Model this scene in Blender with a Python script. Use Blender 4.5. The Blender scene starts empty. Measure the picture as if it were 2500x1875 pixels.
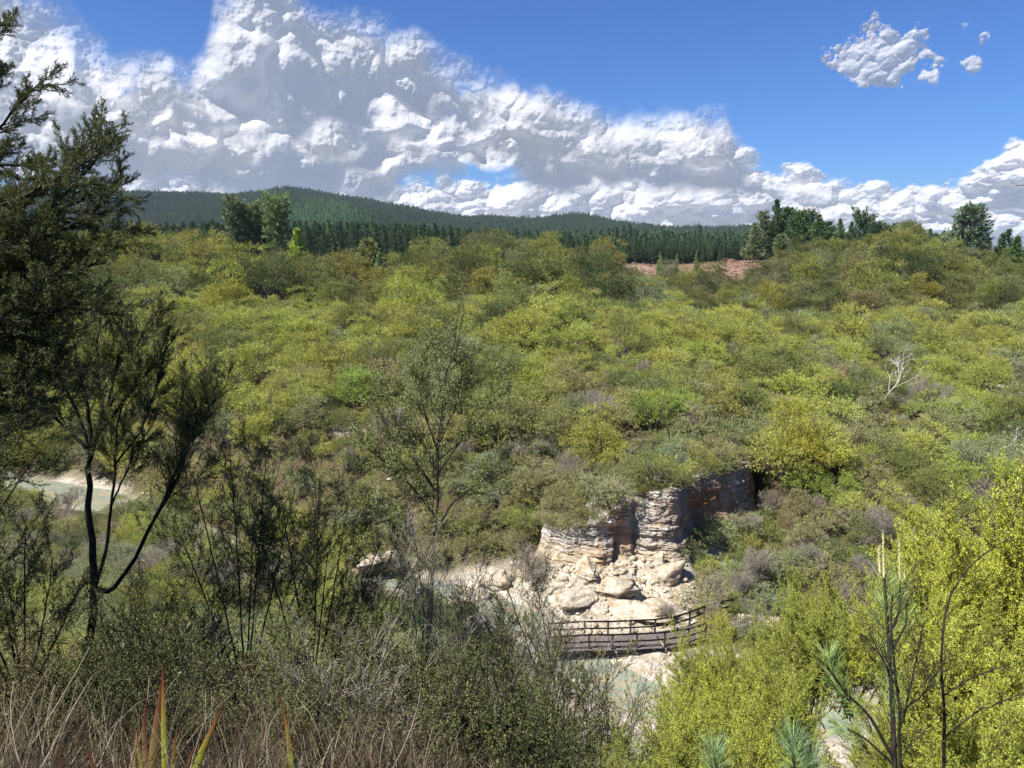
import bpy, math, random
import numpy as np
from mathutils import Vector, Matrix

C = bpy.context.scene.collection
SC = bpy.context.scene
EYE = 27.0                       # eye height above the stream
PITCH = math.radians(10.5)       # camera looks this far below level
F = 1819.0                       # focal length in pixels of a 2500 px wide frame
CP, SP = math.cos(PITCH), math.sin(PITCH)

def ray(px, py):
    """unit-free direction through a pixel of the 2500x1875 frame, scaled so camera depth = 1"""
    a, b = (px - 1250.0) / F, (937.5 - py) / F
    return np.array([a, CP + b * SP, -SP + b * CP])

def at(px, py, depth):
    d = ray(px, py)
    return d * (depth / 1.0) + np.array([0, 0, EYE])

def to_px(p):
    x, y, z = p[..., 0], p[..., 1], p[..., 2] - EYE
    dep = y * CP - z * SP
    up = y * SP + z * CP
    return 1250 + F * x / dep, 937.5 - F * up / dep, dep

# ---------------------------------------------------------------- numpy noise
def _hash(ix, iy, iz, seed):
    h = (ix.astype(np.uint32) * np.uint32(374761393) + iy.astype(np.uint32) * np.uint32(668265263)
         + iz.astype(np.uint32) * np.uint32(2147483647) + np.uint32((seed * 1274126177) & 0xffffffff))
    h = (h ^ (h >> np.uint32(13))) * np.uint32(1274126177)
    h = h ^ (h >> np.uint32(16))
    h = h * np.uint32(2246822519)
    return h ^ (h >> np.uint32(15))

def pnoise(x, y, z=None, seed=0):
    """gradient noise, about -1..1"""
    x = np.asarray(x, dtype=np.float64); y = np.asarray(y, dtype=np.float64)
    z = np.zeros_like(x) if z is None else np.asarray(z, dtype=np.float64) + 0 * x
    x0, y0, z0 = np.floor(x), np.floor(y), np.floor(z)
    fx, fy, fz = x - x0, y - y0, z - z0
    ix, iy, iz = x0.astype(np.int64), y0.astype(np.int64), z0.astype(np.int64)
    u, v, w = [t * t * t * (t * (t * 6 - 15) + 10) for t in (fx, fy, fz)]
    def g(dx, dy, dz):
        h = _hash(ix + dx, iy + dy, iz + dz, seed)
        a = (h & np.uint32(1023)).astype(np.float64) * (2 * math.pi / 1024)
        c = ((h >> np.uint32(10)) & np.uint32(1023)).astype(np.float64) / 511.5 - 1
        s = np.sqrt(np.maximum(0, 1 - c * c))
        return (np.cos(a) * s * (fx - dx) + np.sin(a) * s * (fy - dy) + c * (fz - dz))
    def mix(a, b, t): return a + (b - a) * t
    r0 = mix(mix(g(0, 0, 0), g(1, 0, 0), u), mix(g(0, 1, 0), g(1, 1, 0), u), v)
    r1 = mix(mix(g(0, 0, 1), g(1, 0, 1), u), mix(g(0, 1, 1), g(1, 1, 1), u), v)
    return mix(r0, r1, w) * 1.6

def fbm(x, y, z=None, octaves=4, seed=0, gain=0.5, lac=2.03, billow=False):
    s, a, f, tot = 0, 1.0, 1.0, 0
    for i in range(octaves):
        n = pnoise(np.asarray(x) * f, np.asarray(y) * f, None if z is None else np.asarray(z) * f, seed + i * 17)
        s = s + a * (np.abs(n) if billow else n)
        tot += a; a *= gain; f *= lac
    return s / tot

def sstep(a, b, x):
    t = np.clip((x - a) / (b - a), 0, 1)
    return t * t * (3 - 2 * t)

# ---------------------------------------------------------------- mesh and object helpers
def mesh_np(name, V, quads=None, tris=None, mats=(), smooth=False, attrs=None, mat_index=None):
    V = np.asarray(V, dtype=np.float32)
    me = bpy.data.meshes.new(name)
    faces = []
    nq = 0 if quads is None else len(quads)
    nt = 0 if tris is None else len(tris)
    me.vertices.add(len(V)); me.vertices.foreach_set("co", V.ravel())
    loops = []
    if nq: loops.append(np.asarray(quads, dtype=np.int32).ravel())
    if nt: loops.append(np.asarray(tris, dtype=np.int32).ravel())
    li = np.concatenate(loops) if loops else np.zeros(0, np.int32)
    me.loops.add(len(li)); me.loops.foreach_set("vertex_index", li)
    st = np.concatenate([np.arange(nq) * 4, nq * 4 + np.arange(nt) * 3]).astype(np.int32)
    me.polygons.add(nq + nt); me.polygons.foreach_set("loop_start", st)
    if mat_index is not None: me.polygons.foreach_set("material_index", np.asarray(mat_index, dtype=np.int32))
    if smooth: me.polygons.foreach_set("use_smooth", np.ones(nq + nt, dtype=bool))
    for m in mats: me.materials.append(m)
    for k, a in (attrs or {}).items():
        a = np.asarray(a, dtype=np.float32)
        if a.ndim == 1:
            at_ = me.attributes.new(k, 'FLOAT', 'POINT'); at_.data.foreach_set("value", a)
        else:
            at_ = me.attributes.new(k, 'FLOAT_COLOR', 'POINT')
            at_.data.foreach_set("color", np.concatenate([a, np.ones((len(a), 1), np.float32)], 1).ravel())
    me.update(calc_edges=True); me.validate()
    return me

def grid_quads(nu, nv):
    i = np.arange(nu - 1)[:, None] * nv + np.arange(nv - 1)[None, :]
    i = i.ravel()
    return np.stack([i, i + nv, i + nv + 1, i + 1], 1)

def link(name, me, parent=None, loc=(0, 0, 0), rotz=0, scale=None):
    o = bpy.data.objects.new(name, me); C.objects.link(o)
    o.location = loc; o.rotation_euler = (0, 0, rotz)
    if scale is not None: o.scale = (scale,) * 3 if np.isscalar(scale) else scale
    if parent is not None: o.parent = parent
    return o

def tag(o, label, cat, group=None, kind=None):
    if label: o["label"] = label
    if cat: o["category"] = cat
    if group: o["group"] = group
    if kind: o["kind"] = kind
    return o

def empty(name, loc=(0, 0, 0), rotz=0, scale=1.0):
    o = bpy.data.objects.new(name, None); C.objects.link(o)
    o.location = loc; o.rotation_euler = (0, 0, rotz)
    o.scale = (scale,) * 3 if np.isscalar(scale) else scale
    o.empty_display_size = 0.2
    return o

# ---------------------------------------------------------------- node helpers
class NT:
    def __init__(s, tree):
        s.t = tree; s.n = tree.nodes; s.l = tree.links
    def new(s, typ, **kw):
        nd = s.n.new(typ)
        for k, v in kw.items(): setattr(nd, k, v)
        return nd
    def put(s, sock, v):
        if isinstance(v, bpy.types.NodeSocket): s.l.new(v, sock)
        elif v is not None:
            if hasattr(sock.default_value, '__len__') and not hasattr(v, '__len__'): v = (v,) * len(sock.default_value)
            if hasattr(sock.default_value, '__len__') and len(sock.default_value) == 4 and len(v) == 3: v = (*v, 1)
            sock.default_value = v
    def math(s, op, a, b=None, c=None, clamp=False):
        nd = s.new('ShaderNodeMath', operation=op, use_clamp=clamp)
        for i, v in enumerate((a, b, c)):
            if v is not None: s.put(nd.inputs[i], v)
        return nd.outputs[0]
    def noise(s, vec, scale=5, detail=4, rough=.5, dist=0, col=False):
        nd = s.new('ShaderNodeTexNoise')
        if vec is not None: s.put(nd.inputs['Vector'], vec)
        s.put(nd.inputs['Scale'], scale); s.put(nd.inputs['Detail'], detail)
        s.put(nd.inputs['Roughness'], rough); s.put(nd.inputs['Distortion'], dist)
        return nd.outputs['Color' if col else 'Fac']
    def ramp(s, fac, stops, interp='LINEAR'):
        nd = s.new('ShaderNodeValToRGB'); cr = nd.color_ramp; cr.interpolation = interp
        while len(cr.elements) < len(stops): cr.elements.new(0.5)
        for e, (p, c) in zip(cr.elements, stops):
            e.position = p; e.color = (*c, 1) if len(c) == 3 else c
        s.put(nd.inputs[0], fac); return nd.outputs[0]
    def mix(s, fac, a, b, blend='MIX'):
        nd = s.new('ShaderNodeMix', data_type='RGBA', blend_type=blend)
        s.put(nd.inputs[0], fac); s.put(nd.inputs[6], a); s.put(nd.inputs[7], b)
        return nd.outputs[2]
    def mapr(s, v, a, b, c=0., d=1.):
        nd = s.new('ShaderNodeMapRange'); s.put(nd.inputs[0], v)
        for i, q in zip((1, 2, 3, 4), (a, b, c, d)): nd.inputs[i].default_value = q
        return nd.outputs[0]
    def mapping(s, vec, scale=(1, 1, 1), loc=(0, 0, 0), rot=(0, 0, 0)):
        nd = s.new('ShaderNodeMapping'); s.put(nd.inputs[0], vec)
        nd.inputs[1].default_value = loc; nd.inputs[2].default_value = rot; nd.inputs[3].default_value = scale
        return nd.outputs[0]
    def bump(s, h, strength=.5, dist=.1):
        nd = s.new('ShaderNodeBump'); s.put(nd.inputs['Height'], h)
        nd.inputs['Strength'].default_value = strength; nd.inputs['Distance'].default_value = dist
        return nd.outputs[0]

def material(name):
    m = bpy.data.materials.new(name); m.use_nodes = True
    t = NT(m.node_tree); t.n.clear()
    out = t.new('ShaderNodeOutputMaterial')
    return m, t, out

def principled(t, out, color, rough=.8, normal=None, spec=.3, **kw):
    b = t.new('ShaderNodeBsdfPrincipled')
    t.put(b.inputs['Base Color'], color); t.put(b.inputs['Roughness'], rough)
    b.inputs['Specular IOR Level'].default_value = spec
    if normal is not None: t.put(b.inputs['Normal'], normal)
    for k, v in kw.items(): t.put(b.inputs[k], v)
    if out is not None: t.l.new(b.outputs[0], out.inputs[0])
    return b
# ================================================================ camera, sun, sky
cam = bpy.data.cameras.new("camera"); camo = bpy.data.objects.new("camera", cam); C.objects.link(camo)
camo.location = (0, 0, EYE); camo.rotation_euler = (math.pi / 2 - PITCH, 0, 0)
cam.sensor_width = 36; cam.lens = 36 * F / 2500; cam.clip_start = 0.05; cam.clip_end = 60000
SC.camera = camo
SC.view_settings.view_transform = 'Standard'; SC.view_settings.look = 'None'
SC.view_settings.exposure = 1.08; SC.view_settings.gamma = 1
SC.render.engine = 'CYCLES'
cy = SC.cycles
cy.max_bounces = 5; cy.diffuse_bounces = 3; cy.glossy_bounces = 2; cy.transmission_bounces = 3
cy.transparent_max_bounces = 10; cy.volume_bounces = 1; cy.caustics_reflective = False; cy.caustics_refractive = False
cy.sample_clamp_indirect = 4

SUN_EL, SUN_AZ = math.radians(54), math.radians(-120)      # azimuth measured from +Y towards +X: sun high on the left, a little behind
sun_dir = Vector((math.sin(SUN_AZ) * math.cos(SUN_EL), math.cos(SUN_AZ) * math.cos(SUN_EL), math.sin(SUN_EL)))
sl = bpy.data.lights.new("sun", 'SUN'); sl.energy = 4.9; sl.angle = math.radians(.53); sl.color = (1, .96, .89)
so = bpy.data.objects.new("sun", sl); C.objects.link(so)
so.rotation_euler = sun_dir.to_track_quat('Z', 'Y').to_euler(); so.location = (0, 0, 200)

W = bpy.data.worlds.new("World"); SC.world = W; W.use_nodes = True
t = NT(W.node_tree); t.n.clear()
sky = t.new('ShaderNodeTexSky', sky_type='NISHITA', sun_disc=False)
sky.sun_elevation = SUN_EL; sky.sun_rotation = SUN_AZ; sky.altitude = 400; sky.air_density = 1.0; sky.dust_density = 0.4; sky.ozone_density = 3.0
col = t.mix(1.0, sky.outputs[0], (0.185, 0.32, 0.55), 'MULTIPLY')
bg = t.new('ShaderNodeBackground'); t.put(bg.inputs[0], col); bg.inputs[1].default_value = 0.115
wo = t.new('ShaderNodeOutputWorld'); t.l.new(bg.outputs[0], wo.inputs[0])
W.cycles.sampling_method = 'MANUAL'; W.cycles.sample_map_resolution = 512

# ---- clouds: relief shells of billows, lit by the sun plus an added even glow
m_cloud, t, out = material("cloud")
df = t.new('ShaderNodeBsdfDiffuse'); df.inputs[0].default_value = (.58, .57, .57, 1)
tl = t.new('ShaderNodeBsdfTranslucent'); tl.inputs[0].default_value = (.70, .69, .70, 1)
mx = t.new('ShaderNodeMixShader'); mx.inputs[0].default_value = .5
t.l.new(df.outputs[0], mx.inputs[1]); t.l.new(tl.outputs[0], mx.inputs[2])
em = t.new('ShaderNodeEmission'); em.inputs[0].default_value = (.080, .084, .088, 1); em.inputs[1].default_value = 1.0   # added even glow in place of sunlight scattered inside; lifts the shaded sides
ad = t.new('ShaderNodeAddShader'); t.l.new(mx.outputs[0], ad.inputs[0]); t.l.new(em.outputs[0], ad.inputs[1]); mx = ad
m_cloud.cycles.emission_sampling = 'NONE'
tr = t.new('ShaderNodeBsdfTransparent')
a_ = t.new('ShaderNodeAttribute', attribute_name='cover')
m2 = t.new('ShaderNodeMixShader'); t.l.new(a_.outputs['Fac'], m2.inputs[0])
t.l.new(tr.outputs[0], m2.inputs[1]); t.l.new(mx.outputs[0], m2.inputs[2]); t.l.new(m2.outputs[0], out.inputs[0])

def uv_of(px, py):
    d = ray(px, py); return math.atan2(d[0], d[1]), math.atan2(d[2], math.hypot(d[0], d[1]))

def puffs(x, y, seed):
    """height of a heap of overlapping round billows, cells of size 1; about 0..1"""
    ix, iy = np.floor(x).astype(np.int64), np.floor(y).astype(np.int64); best = np.zeros_like(x)
    for dx in (-1, 0, 1):
        for dy in (-1, 0, 1):
            h = _hash(ix + dx, iy + dy, ix * 0 + 7, seed)
            jx = (h & np.uint32(1023)).astype(float) / 1023; jy = ((h >> np.uint32(10)) & np.uint32(1023)).astype(float) / 1023; rr_ = .45 + .5 * ((h >> np.uint32(20)) & np.uint32(1023)).astype(float) / 1023
            q = rr_ ** 2 - (x - ix - dx - jx) ** 2 - (y - iy - dy - jy) ** 2
            v = np.sqrt(np.maximum(q, 0)) - .25 * (1 - rr_)
            best += np.maximum(v, 0) ** 5
    return best ** .2

def cloud_sheet(name, top, bot, R, dens, seed, thick, bil, freq, soft, ragged, u_rng=None, label=None, cat=None, kind=None, vs=1.0, opac=1.0, oct_=4, bil_=.62):
    bil = bil_
    T = np.array([uv_of(*p) for p in top]); B = np.array([uv_of(*p) for p in bot])
    u0, u1 = (T[0, 0], T[-1, 0]) if u_rng is None else u_rng
    def soft_line(A, w=.012):
        uu = np.linspace(A[0, 0], A[-1, 0], 700); vv = np.interp(uu, A[:, 0], A[:, 1]); k = max(3, int(w / (uu[1] - uu[0]))) | 1
        ker = np.hanning(k + 2)[1:-1]; return np.stack([uu, np.convolve(np.pad(vv, k // 2, mode='edge'), ker / ker.sum(), 'valid')], 1)
    T, B = soft_line(T, .02), soft_line(B, .03)
    v0, v1 = B[:, 1].min() - .03, T[:, 1].max() + .05
    nu, nv = int((u1 - u0) / dens), int((v1 - v0) / dens)
    U, Vv = np.meshgrid(np.linspace(u0, u1, nu), np.linspace(v0, v1, nv), indexing='ij')
    s = seed * 7.3
    wu = fbm(U * freq * .8 + s, Vv * freq * vs * .8, octaves=4, seed=seed) * .13 / freq
    wv = fbm(U * freq * .8 - s, Vv * freq * vs * .8 + 9, octaves=4, seed=seed + 50) * .13 / freq
    Tu, Bu = np.interp(U + wu, T[:, 0], T[:, 1]), np.interp(U + wu, B[:, 0], B[:, 1])
    X, Y = (U + wu) * freq, (Vv + wv) * freq * vs
    b1 = puffs(X * 1.1 + s, Y * 1.25, seed + 3)
    wx = fbm(X * 3, Y * 3, octaves=2, seed=seed + 61) * .12; wy = fbm(X * 3 + 9, Y * 3, octaves=2, seed=seed + 62) * .12
    b2 = puffs((X + wx) * 2.6 + 5, (Y + wy) * 2.9 + s, seed + 4)
    b3 = puffs((X + wx * 1.5) * 6.1 + 3, (Y + wy * 1.5) * 6.6 - s, seed + 5)
    b4 = fbm(X * 14, Y * 15, octaves=3, seed=seed + 6, billow=True)
    n = fbm(U * freq * 1.7, Vv * freq * 1.7 * vs, np.full_like(U, 3.3 + s), octaves=7, seed=seed + 5, gain=.58)
    d = np.minimum((Tu - Vv), (Vv - Bu) * 1.6) * freq + n * ragged + (b1 * .5 + b2 * .25 - .30) * ragged * 1.6
    cover = sstep(0, soft, d) * opac
    # fade out at the sides of the sheet
    cell = R / freq                               # metres per noise cell
    def soft(A, rad):
        k = max(1, int(rad / freq / dens)); ker = np.hanning(2 * k + 3)[1:-1]; ker /= ker.sum()
        for ax in (0, 1):
            pad = [(0, 0), (0, 0)]; pad[ax] = (k, k); Ap = np.pad(A, pad, mode='edge'); n_ = A.shape[ax]
            A = sum(ker[q] * (Ap[q:q + n_] if ax == 0 else Ap[:, q:q + n_]) for q in range(2 * k + 1))
        return A
    disp = thick * .5 * np.sqrt(np.clip(d, 0, 1.0) + .02) + cell * bil * soft(.50 * soft(b1, .09) + .30 * b2 + .12 * b3, .035) + cell * bil * .035 * fbm(X * 9, Y * 10, octaves=3, seed=seed + 8)
    rr = R - disp
    P = np.stack([rr * np.sin(U) * np.cos(Vv), rr * np.cos(U) * np.cos(Vv), rr * np.sin(Vv) + EYE], -1).reshape(-1, 3)
    Q = grid_quads(nu, nv)
    cf = cover.ravel()
    Q = Q[cf[Q].max(1) > .004]
    used = np.zeros(len(P), bool); used[Q.ravel()] = True
    idx = np.cumsum(used) - 1
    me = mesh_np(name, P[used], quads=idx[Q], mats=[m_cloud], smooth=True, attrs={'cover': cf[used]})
    o = link(name, me)
    tag(o, label, cat, kind=kind)
    return o


CL = dict(cat='cloud', kind='stuff')
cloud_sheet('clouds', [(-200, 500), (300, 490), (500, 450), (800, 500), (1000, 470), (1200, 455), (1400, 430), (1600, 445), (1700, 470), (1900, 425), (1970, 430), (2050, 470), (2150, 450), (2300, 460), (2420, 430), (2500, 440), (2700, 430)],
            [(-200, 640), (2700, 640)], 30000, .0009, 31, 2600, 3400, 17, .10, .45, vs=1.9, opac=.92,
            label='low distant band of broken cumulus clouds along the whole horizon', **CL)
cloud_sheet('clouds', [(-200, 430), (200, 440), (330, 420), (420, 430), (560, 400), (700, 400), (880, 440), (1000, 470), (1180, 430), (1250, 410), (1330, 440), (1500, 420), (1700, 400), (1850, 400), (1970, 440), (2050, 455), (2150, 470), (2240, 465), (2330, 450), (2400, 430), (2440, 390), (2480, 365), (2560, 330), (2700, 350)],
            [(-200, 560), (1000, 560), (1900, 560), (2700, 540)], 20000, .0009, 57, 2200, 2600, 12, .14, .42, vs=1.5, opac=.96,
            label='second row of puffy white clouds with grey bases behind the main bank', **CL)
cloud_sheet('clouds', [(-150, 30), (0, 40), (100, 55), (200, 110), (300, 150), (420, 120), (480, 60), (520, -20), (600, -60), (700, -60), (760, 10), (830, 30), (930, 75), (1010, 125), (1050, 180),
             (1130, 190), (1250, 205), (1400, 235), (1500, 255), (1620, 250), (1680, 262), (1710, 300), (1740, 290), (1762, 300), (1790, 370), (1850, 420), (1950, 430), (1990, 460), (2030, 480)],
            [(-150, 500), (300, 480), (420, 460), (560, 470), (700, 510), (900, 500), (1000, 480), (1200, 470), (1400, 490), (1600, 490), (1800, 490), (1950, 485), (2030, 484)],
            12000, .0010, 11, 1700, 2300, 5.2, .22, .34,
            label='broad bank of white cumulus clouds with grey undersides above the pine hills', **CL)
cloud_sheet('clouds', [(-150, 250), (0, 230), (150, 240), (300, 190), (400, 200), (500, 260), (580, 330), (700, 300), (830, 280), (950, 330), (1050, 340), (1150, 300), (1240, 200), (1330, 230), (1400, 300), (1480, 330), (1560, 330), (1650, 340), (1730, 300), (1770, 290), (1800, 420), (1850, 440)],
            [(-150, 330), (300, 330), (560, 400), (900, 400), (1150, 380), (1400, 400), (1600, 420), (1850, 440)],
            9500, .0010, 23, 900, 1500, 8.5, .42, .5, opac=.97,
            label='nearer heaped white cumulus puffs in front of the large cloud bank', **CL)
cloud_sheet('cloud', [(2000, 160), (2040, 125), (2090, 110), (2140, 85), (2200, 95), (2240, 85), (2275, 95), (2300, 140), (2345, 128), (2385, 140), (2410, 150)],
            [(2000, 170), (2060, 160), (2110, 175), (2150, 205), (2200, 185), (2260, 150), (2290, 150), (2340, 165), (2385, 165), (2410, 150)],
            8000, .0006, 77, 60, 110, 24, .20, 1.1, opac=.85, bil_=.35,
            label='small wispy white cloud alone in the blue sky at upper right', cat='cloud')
# ================================================================ terrain
STREAM = np.array([(60, 50), (34, 43), (20, 39), (13, 38), (7.5, 41), (4.8, 44.5), (1.5, 50), (-5, 55), (-14, 58), (-22, 62), (-33, 70), (-45, 77), (-60, 84), (-90, 90)], float)

def dist_poly(x, y, P):
    best = np.full(x.shape, 1e9)
    for a, b in zip(P[:-1], P[1:]):
        ab = b - a; L = (ab ** 2).sum()
        tt = np.clip(((x - a[0]) * ab[0] + (y - a[1]) * ab[1]) / L, 0, 1)
        best = np.minimum(best, np.hypot(x - a[0] - tt * ab[0], y - a[1] - tt * ab[1]))
    return best

def water_w(x): return np.interp(x, [-60, -50, -45, -38, -30, 0, 5, 8, 14], [1, 1.9, 2.3, 1.3, .6, 1.0, 1.5, 1.3, 1.1])
def pale_w(x): return np.interp(x, [-60, -52, -46, -38, -32, -14, -9, -5, 0, 14, 20, 30], [.8, 2.6, 3.7, 1.3, .2, .4, 2.2, 1.8, 4.0, 7.5, 3.5, 1.5])
def stream_y(x):
    o = np.argsort(STREAM[:, 0]); return np.interp(x, STREAM[o, 0], STREAM[o, 1])

TY = [45, 50, 60, 70, 85, 100, 115, 135, 165, 200, 240, 300, 400, 700]
TX = [-400, 0, 400, 850, 1250, 1550, 1900, 2200, 2500, 3000]
TZ = np.array([
    [0, 0, 0, 0, 2, 5, 8, 11, 17, 19, 18, 16.5, 17, 12],
    [0, 0, 0, 1, 3, 5.5, 8.5, 11, 17.5, 19, 18, 16.5, 17, 12],
    [0, .5, 1.5, 3.5, 7, 10, 13, 15, 20.5, 20, 18, 16.5, 17, 12],
    [0, 0.8, 3.5, 6, 9.5, 12, 14.0, 11.5, 14.8, 15.5, 16, 16.5, 17, 12],
    [0, 1, 4.5, 7, 10, 12.5, 15, 11.8, 18.5, 20, 18.5, 16.5, 17, 12],
    [0, 1.5, 7.5, 9.2, 10.5, 12.5, 13.8, 11.6, 14.0, 17.6, 20.6, 16.5, 17, 12],
    [0, .5, 3.2, 6, 8.5, 10.5, 12.3, 11.4, 14.2, 19.0, 22, 17.5, 16.5, 12],
    [0, .5, 2.4, 5, 7.5, 10, 12.5, 12.3, 19.5, 22.5, 22.5, 17, 16, 12],
    [0, 1, 3, 5, 7.5, 9.5, 11, 12.5, 14.5, 16.5, 17, 16.5, 17, 12],
    [0, 1, 4, 6, 8, 9, 10, 11, 13, 15, 15, 14, 13, 10]], float)
TT = (np.array(TX) - 1250) / F

# cliff wall: plan points (x, y), height of foot and of top
WALL = np.array([(2.3, 60.5, 2.2, 4.9), (2.75, 56.6, 2.3, 5.0), (4.0, 54.9, 2.3, 5.2), (6.4, 54.6, 2.4, 5.9), (8.6, 55.3, 2.4, 7.4), (9.7, 56.9, 2.6, 7.6), (10.8, 55.9, 2.4, 7.9),
                 (12.8, 55.9, 2.3, 8.2), (14.1, 57.4, 2.3, 7.9), (14.9, 60.2, 2.4, 7.6), (17.0, 61.6, 2.4, 7.7), (19.6, 63.2, 2.5, 7.6), (21.6, 65.0, 2.7, 7.8), (22.8, 68.5, 3.4, 7.8)])
def wall_at(x, k):  # interpolate over x
    return np.interp(x, WALL[:, 0], WALL[:, k])

def hills(x, y):
    """plantation hills beyond the plateau"""
    tx = x / np.maximum(y, 50)
    PX = np.array([-900, -300, 0, 200, 300, 500, 600, 660, 720, 800, 900, 1000, 1060, 1150, 1200, 1300, 1400, 1500, 1650, 1750, 1900, 2100, 2300, 2500, 2900])
    PY = np.array([500, 480, 480, 478, 475, 478, 482, 478, 470, 480, 493, 515, 530, 534, 530, 541, 536, 547, 560, 563, 560, 590, 598, 600, 600])
    crest = np.interp(tx, (PX - 1250) / F, (600 - PY) / F) * 2400 + 27 - 22
    prof = sstep(900, 2420, y) ** 1.45
    back = 1 - .35 * sstep(2450, 4200, y)
    H = 10 + (crest - 10) * prof * back
    H = H + prof * (1 - sstep(2150, 2400, y)) * 50 * fbm(x / 330, y / 420, octaves=3, seed=5)
    # a nearer spur, its trees tinted lighter, in front of the main ridge
    H = H + 62 * np.exp(-((x + 350) / 130) ** 2 - ((y - 1400) / 230) ** 2)
    return H

def height(x, y, detail=True):
    x = np.asarray(x, float); y = np.asarray(y, float)
    tx = x / np.maximum(y, 20)
    # bilinear table
    jx = np.clip(np.searchsorted(TT, tx) - 1, 0, len(TT) - 2); jy = np.clip(np.searchsorted(TY, y) - 1, 0, len(TY) - 2)
    fx = np.clip((tx - TT[jx]) / (TT[jx + 1] - TT[jx]), 0, 1); ya = np.array(TY, float)
    fy = np.clip((y - ya[jy]) / (ya[jy + 1] - ya[jy]), 0, 1)
    fx = fx * fx * (3 - 2 * fx)
    zf = (TZ[jx, jy] * (1 - fx) + TZ[jx + 1, jy] * fx) * (1 - fy) + (TZ[jx, jy + 1] * (1 - fx) + TZ[jx + 1, jy + 1] * fx) * fy
    zf = np.where(y > 700, hills(x, y), zf)
    ds = dist_poly(x, y, STREAM)
    far = y > stream_y(x)
    ww = water_w(x)
    zf = zf * sstep(ww - .2, ww + 9, ds) + .25 * sstep(ww, ww + 1.5, ds)
    # near bank: falls from the viewer down to the stream
    sy = stream_y(x) - 4.0
    q = np.clip((y - 1.0) / (sy - 1.0), 0, 1)
    qs = [0, .05, .12, .3, .55, .8, .93, 1.0]
    zl = np.interp(q, qs, [25.35, 24.3, 21.6, 14.4, 7.0, 2.4, .8, 0.3])
    zr = np.interp(q, qs, [25.35, 23.8, 20.4, 12.8, 5.4, 1.6, .6, 0.3])
    fr = sstep(-4, 4, x)
    zn = zl * (1 - fr) + zr * fr
    zn = np.where(y < 1, 25.35 + .02 * (1 - y), zn)
    zn = zn * np.where(x > 8, 1 - .06 * sstep(8, 30, x) * sstep(5, 25, y), 1)
    z = np.where(far, zf, zn * sstep(ww - .5, ww + 4, ds) + .2 * sstep(ww, ww + 1.5, ds))
    # the cliff: talus apron in front, bench behind
    inw = sstep(1.5, 2.6, x) * (1 - sstep(22.6, 24.5, x))
    wy, wf, wt = wall_at(x, 1), wall_at(x, 2), wall_at(x, 3)
    apron = .35 + (wf - .35) * sstep(-7.5, -.3, y - wy)
    apron = apron + (1 - sstep(-8, -6, y - wy)) * 0
    bench = np.maximum(zf, wt + (y - wy) * .07)
    zc = np.where(y < wy + .9, apron, bench)
    useA = (y > wy - 9) & (y < wy + 14) & far
    zc = np.where(y > wy + .9, bench * (1 - sstep(7, 14, y - wy)) + zf * sstep(7, 14, y - wy), zc)
    z = np.where(useA, z * (1 - inw) + zc * inw, z)
    if detail:
        k = sstep(3, 12, ds) * sstep(2, 10, np.hypot(x, y)) * (y < 700)
        z = z + k * (1.0 * fbm(x / 17, y / 17, octaves=4, seed=2) * np.where(y > 60, 1, .35) + 1.7 * fbm((x + y * .4) / 26, y / 60, octaves=2, seed=22) * sstep(68, 90, y))
        z = z + sstep(ww - .3, ww + 1.5, ds) * (1 - sstep(9, 15, ds)) * .85 * fbm(x / 2.1, y / 1.5, octaves=5, seed=8, gain=.6, billow=True)
    return z

def ground(x, y):
    return float(height(np.array([x]), np.array([y]))[0])

def warp_axis(parts):
    a = [np.arange(p, q, s) for p, q, s in parts]; return np.concatenate(a)
gx = warp_axis([(-9000, -4000, 500), (-4000, -1500, 70), (-1500, -400, 24), (-400, -150, 6), (-150, -60, 2), (-60, -12, .8), (-12, 30, .33), (30, 70, .8), (70, 200, 2.5), (200, 700, 9), (700, 2600, 40), (2600, 9001, 400)])
gy = warp_axis([(-300, -20, 20), (-20, 0, 2), (0, 38, .6), (38, 80, .33), (80, 130, .9), (130, 300, 2), (300, 800, 7), (800, 2700, 22), (2700, 5000, 90), (5000, 20001, 900)])
GX, GY = np.meshgrid(gx, gy, indexing='ij')
GZ = height(GX, GY)
dsg = dist_poly(GX, GY, STREAM)
# where bare pale sinter lies: stream bed, talus below the cliff, a few pale clearings
inwall = sstep(2.2, 3.2, GX) * (1 - sstep(17, 19.5, GX)) * (GY > wall_at(GX, 1) - 9.5) * (GY < wall_at(GX, 1) + 2.5)
edge_n = 3.2 * fbm(GX / 4, GY / 4, octaves=4, seed=12)
pale = np.maximum(1 - sstep(-1.0, 1.2, dsg - pale_w(GX) + .5 * edge_n), inwall)
nearpale = (GY < stream_y(GX)) * (1 - sstep(7, 12, dsg + edge_n)) * (GX > 1) * (GX < 17)
pale = np.maximum(pale, nearpale)
for px_, py_, r_ in ((2475, 950, 5.5), (2330, 948, 2.5), (2250, 960, 3), (1840, 830, 2.5), (505, 1395, 3), (1400, 905, 2), (870, 1050, 2)):
    dep = None
    for q in np.arange(40, 260, .5):
        p = at(px_, py_, q)
        if p[2] < ground(p[0], p[1]): dep = q; break
    if dep: pale = np.maximum(pale, 1 - sstep(r_ * .6, r_, np.hypot(GX - p[0], GY - p[1]) + edge_n))
# slash-covered clearing on the ridge
CLEAR = [(38, 226, 50, 36), (-4, 300, 60, 16), (-62, 262, 10, 10)]
clear = np.zeros_like(GX)
for cx, cy_, rx, ry in CLEAR:
    clear = np.maximum(clear, 1 - sstep(.75, 1.1, np.hypot((GX - cx) / rx, (GY - cy_) / ry) + .25 * fbm(GX / 12, GY / 12, octaves=3, seed=4)))

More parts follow.
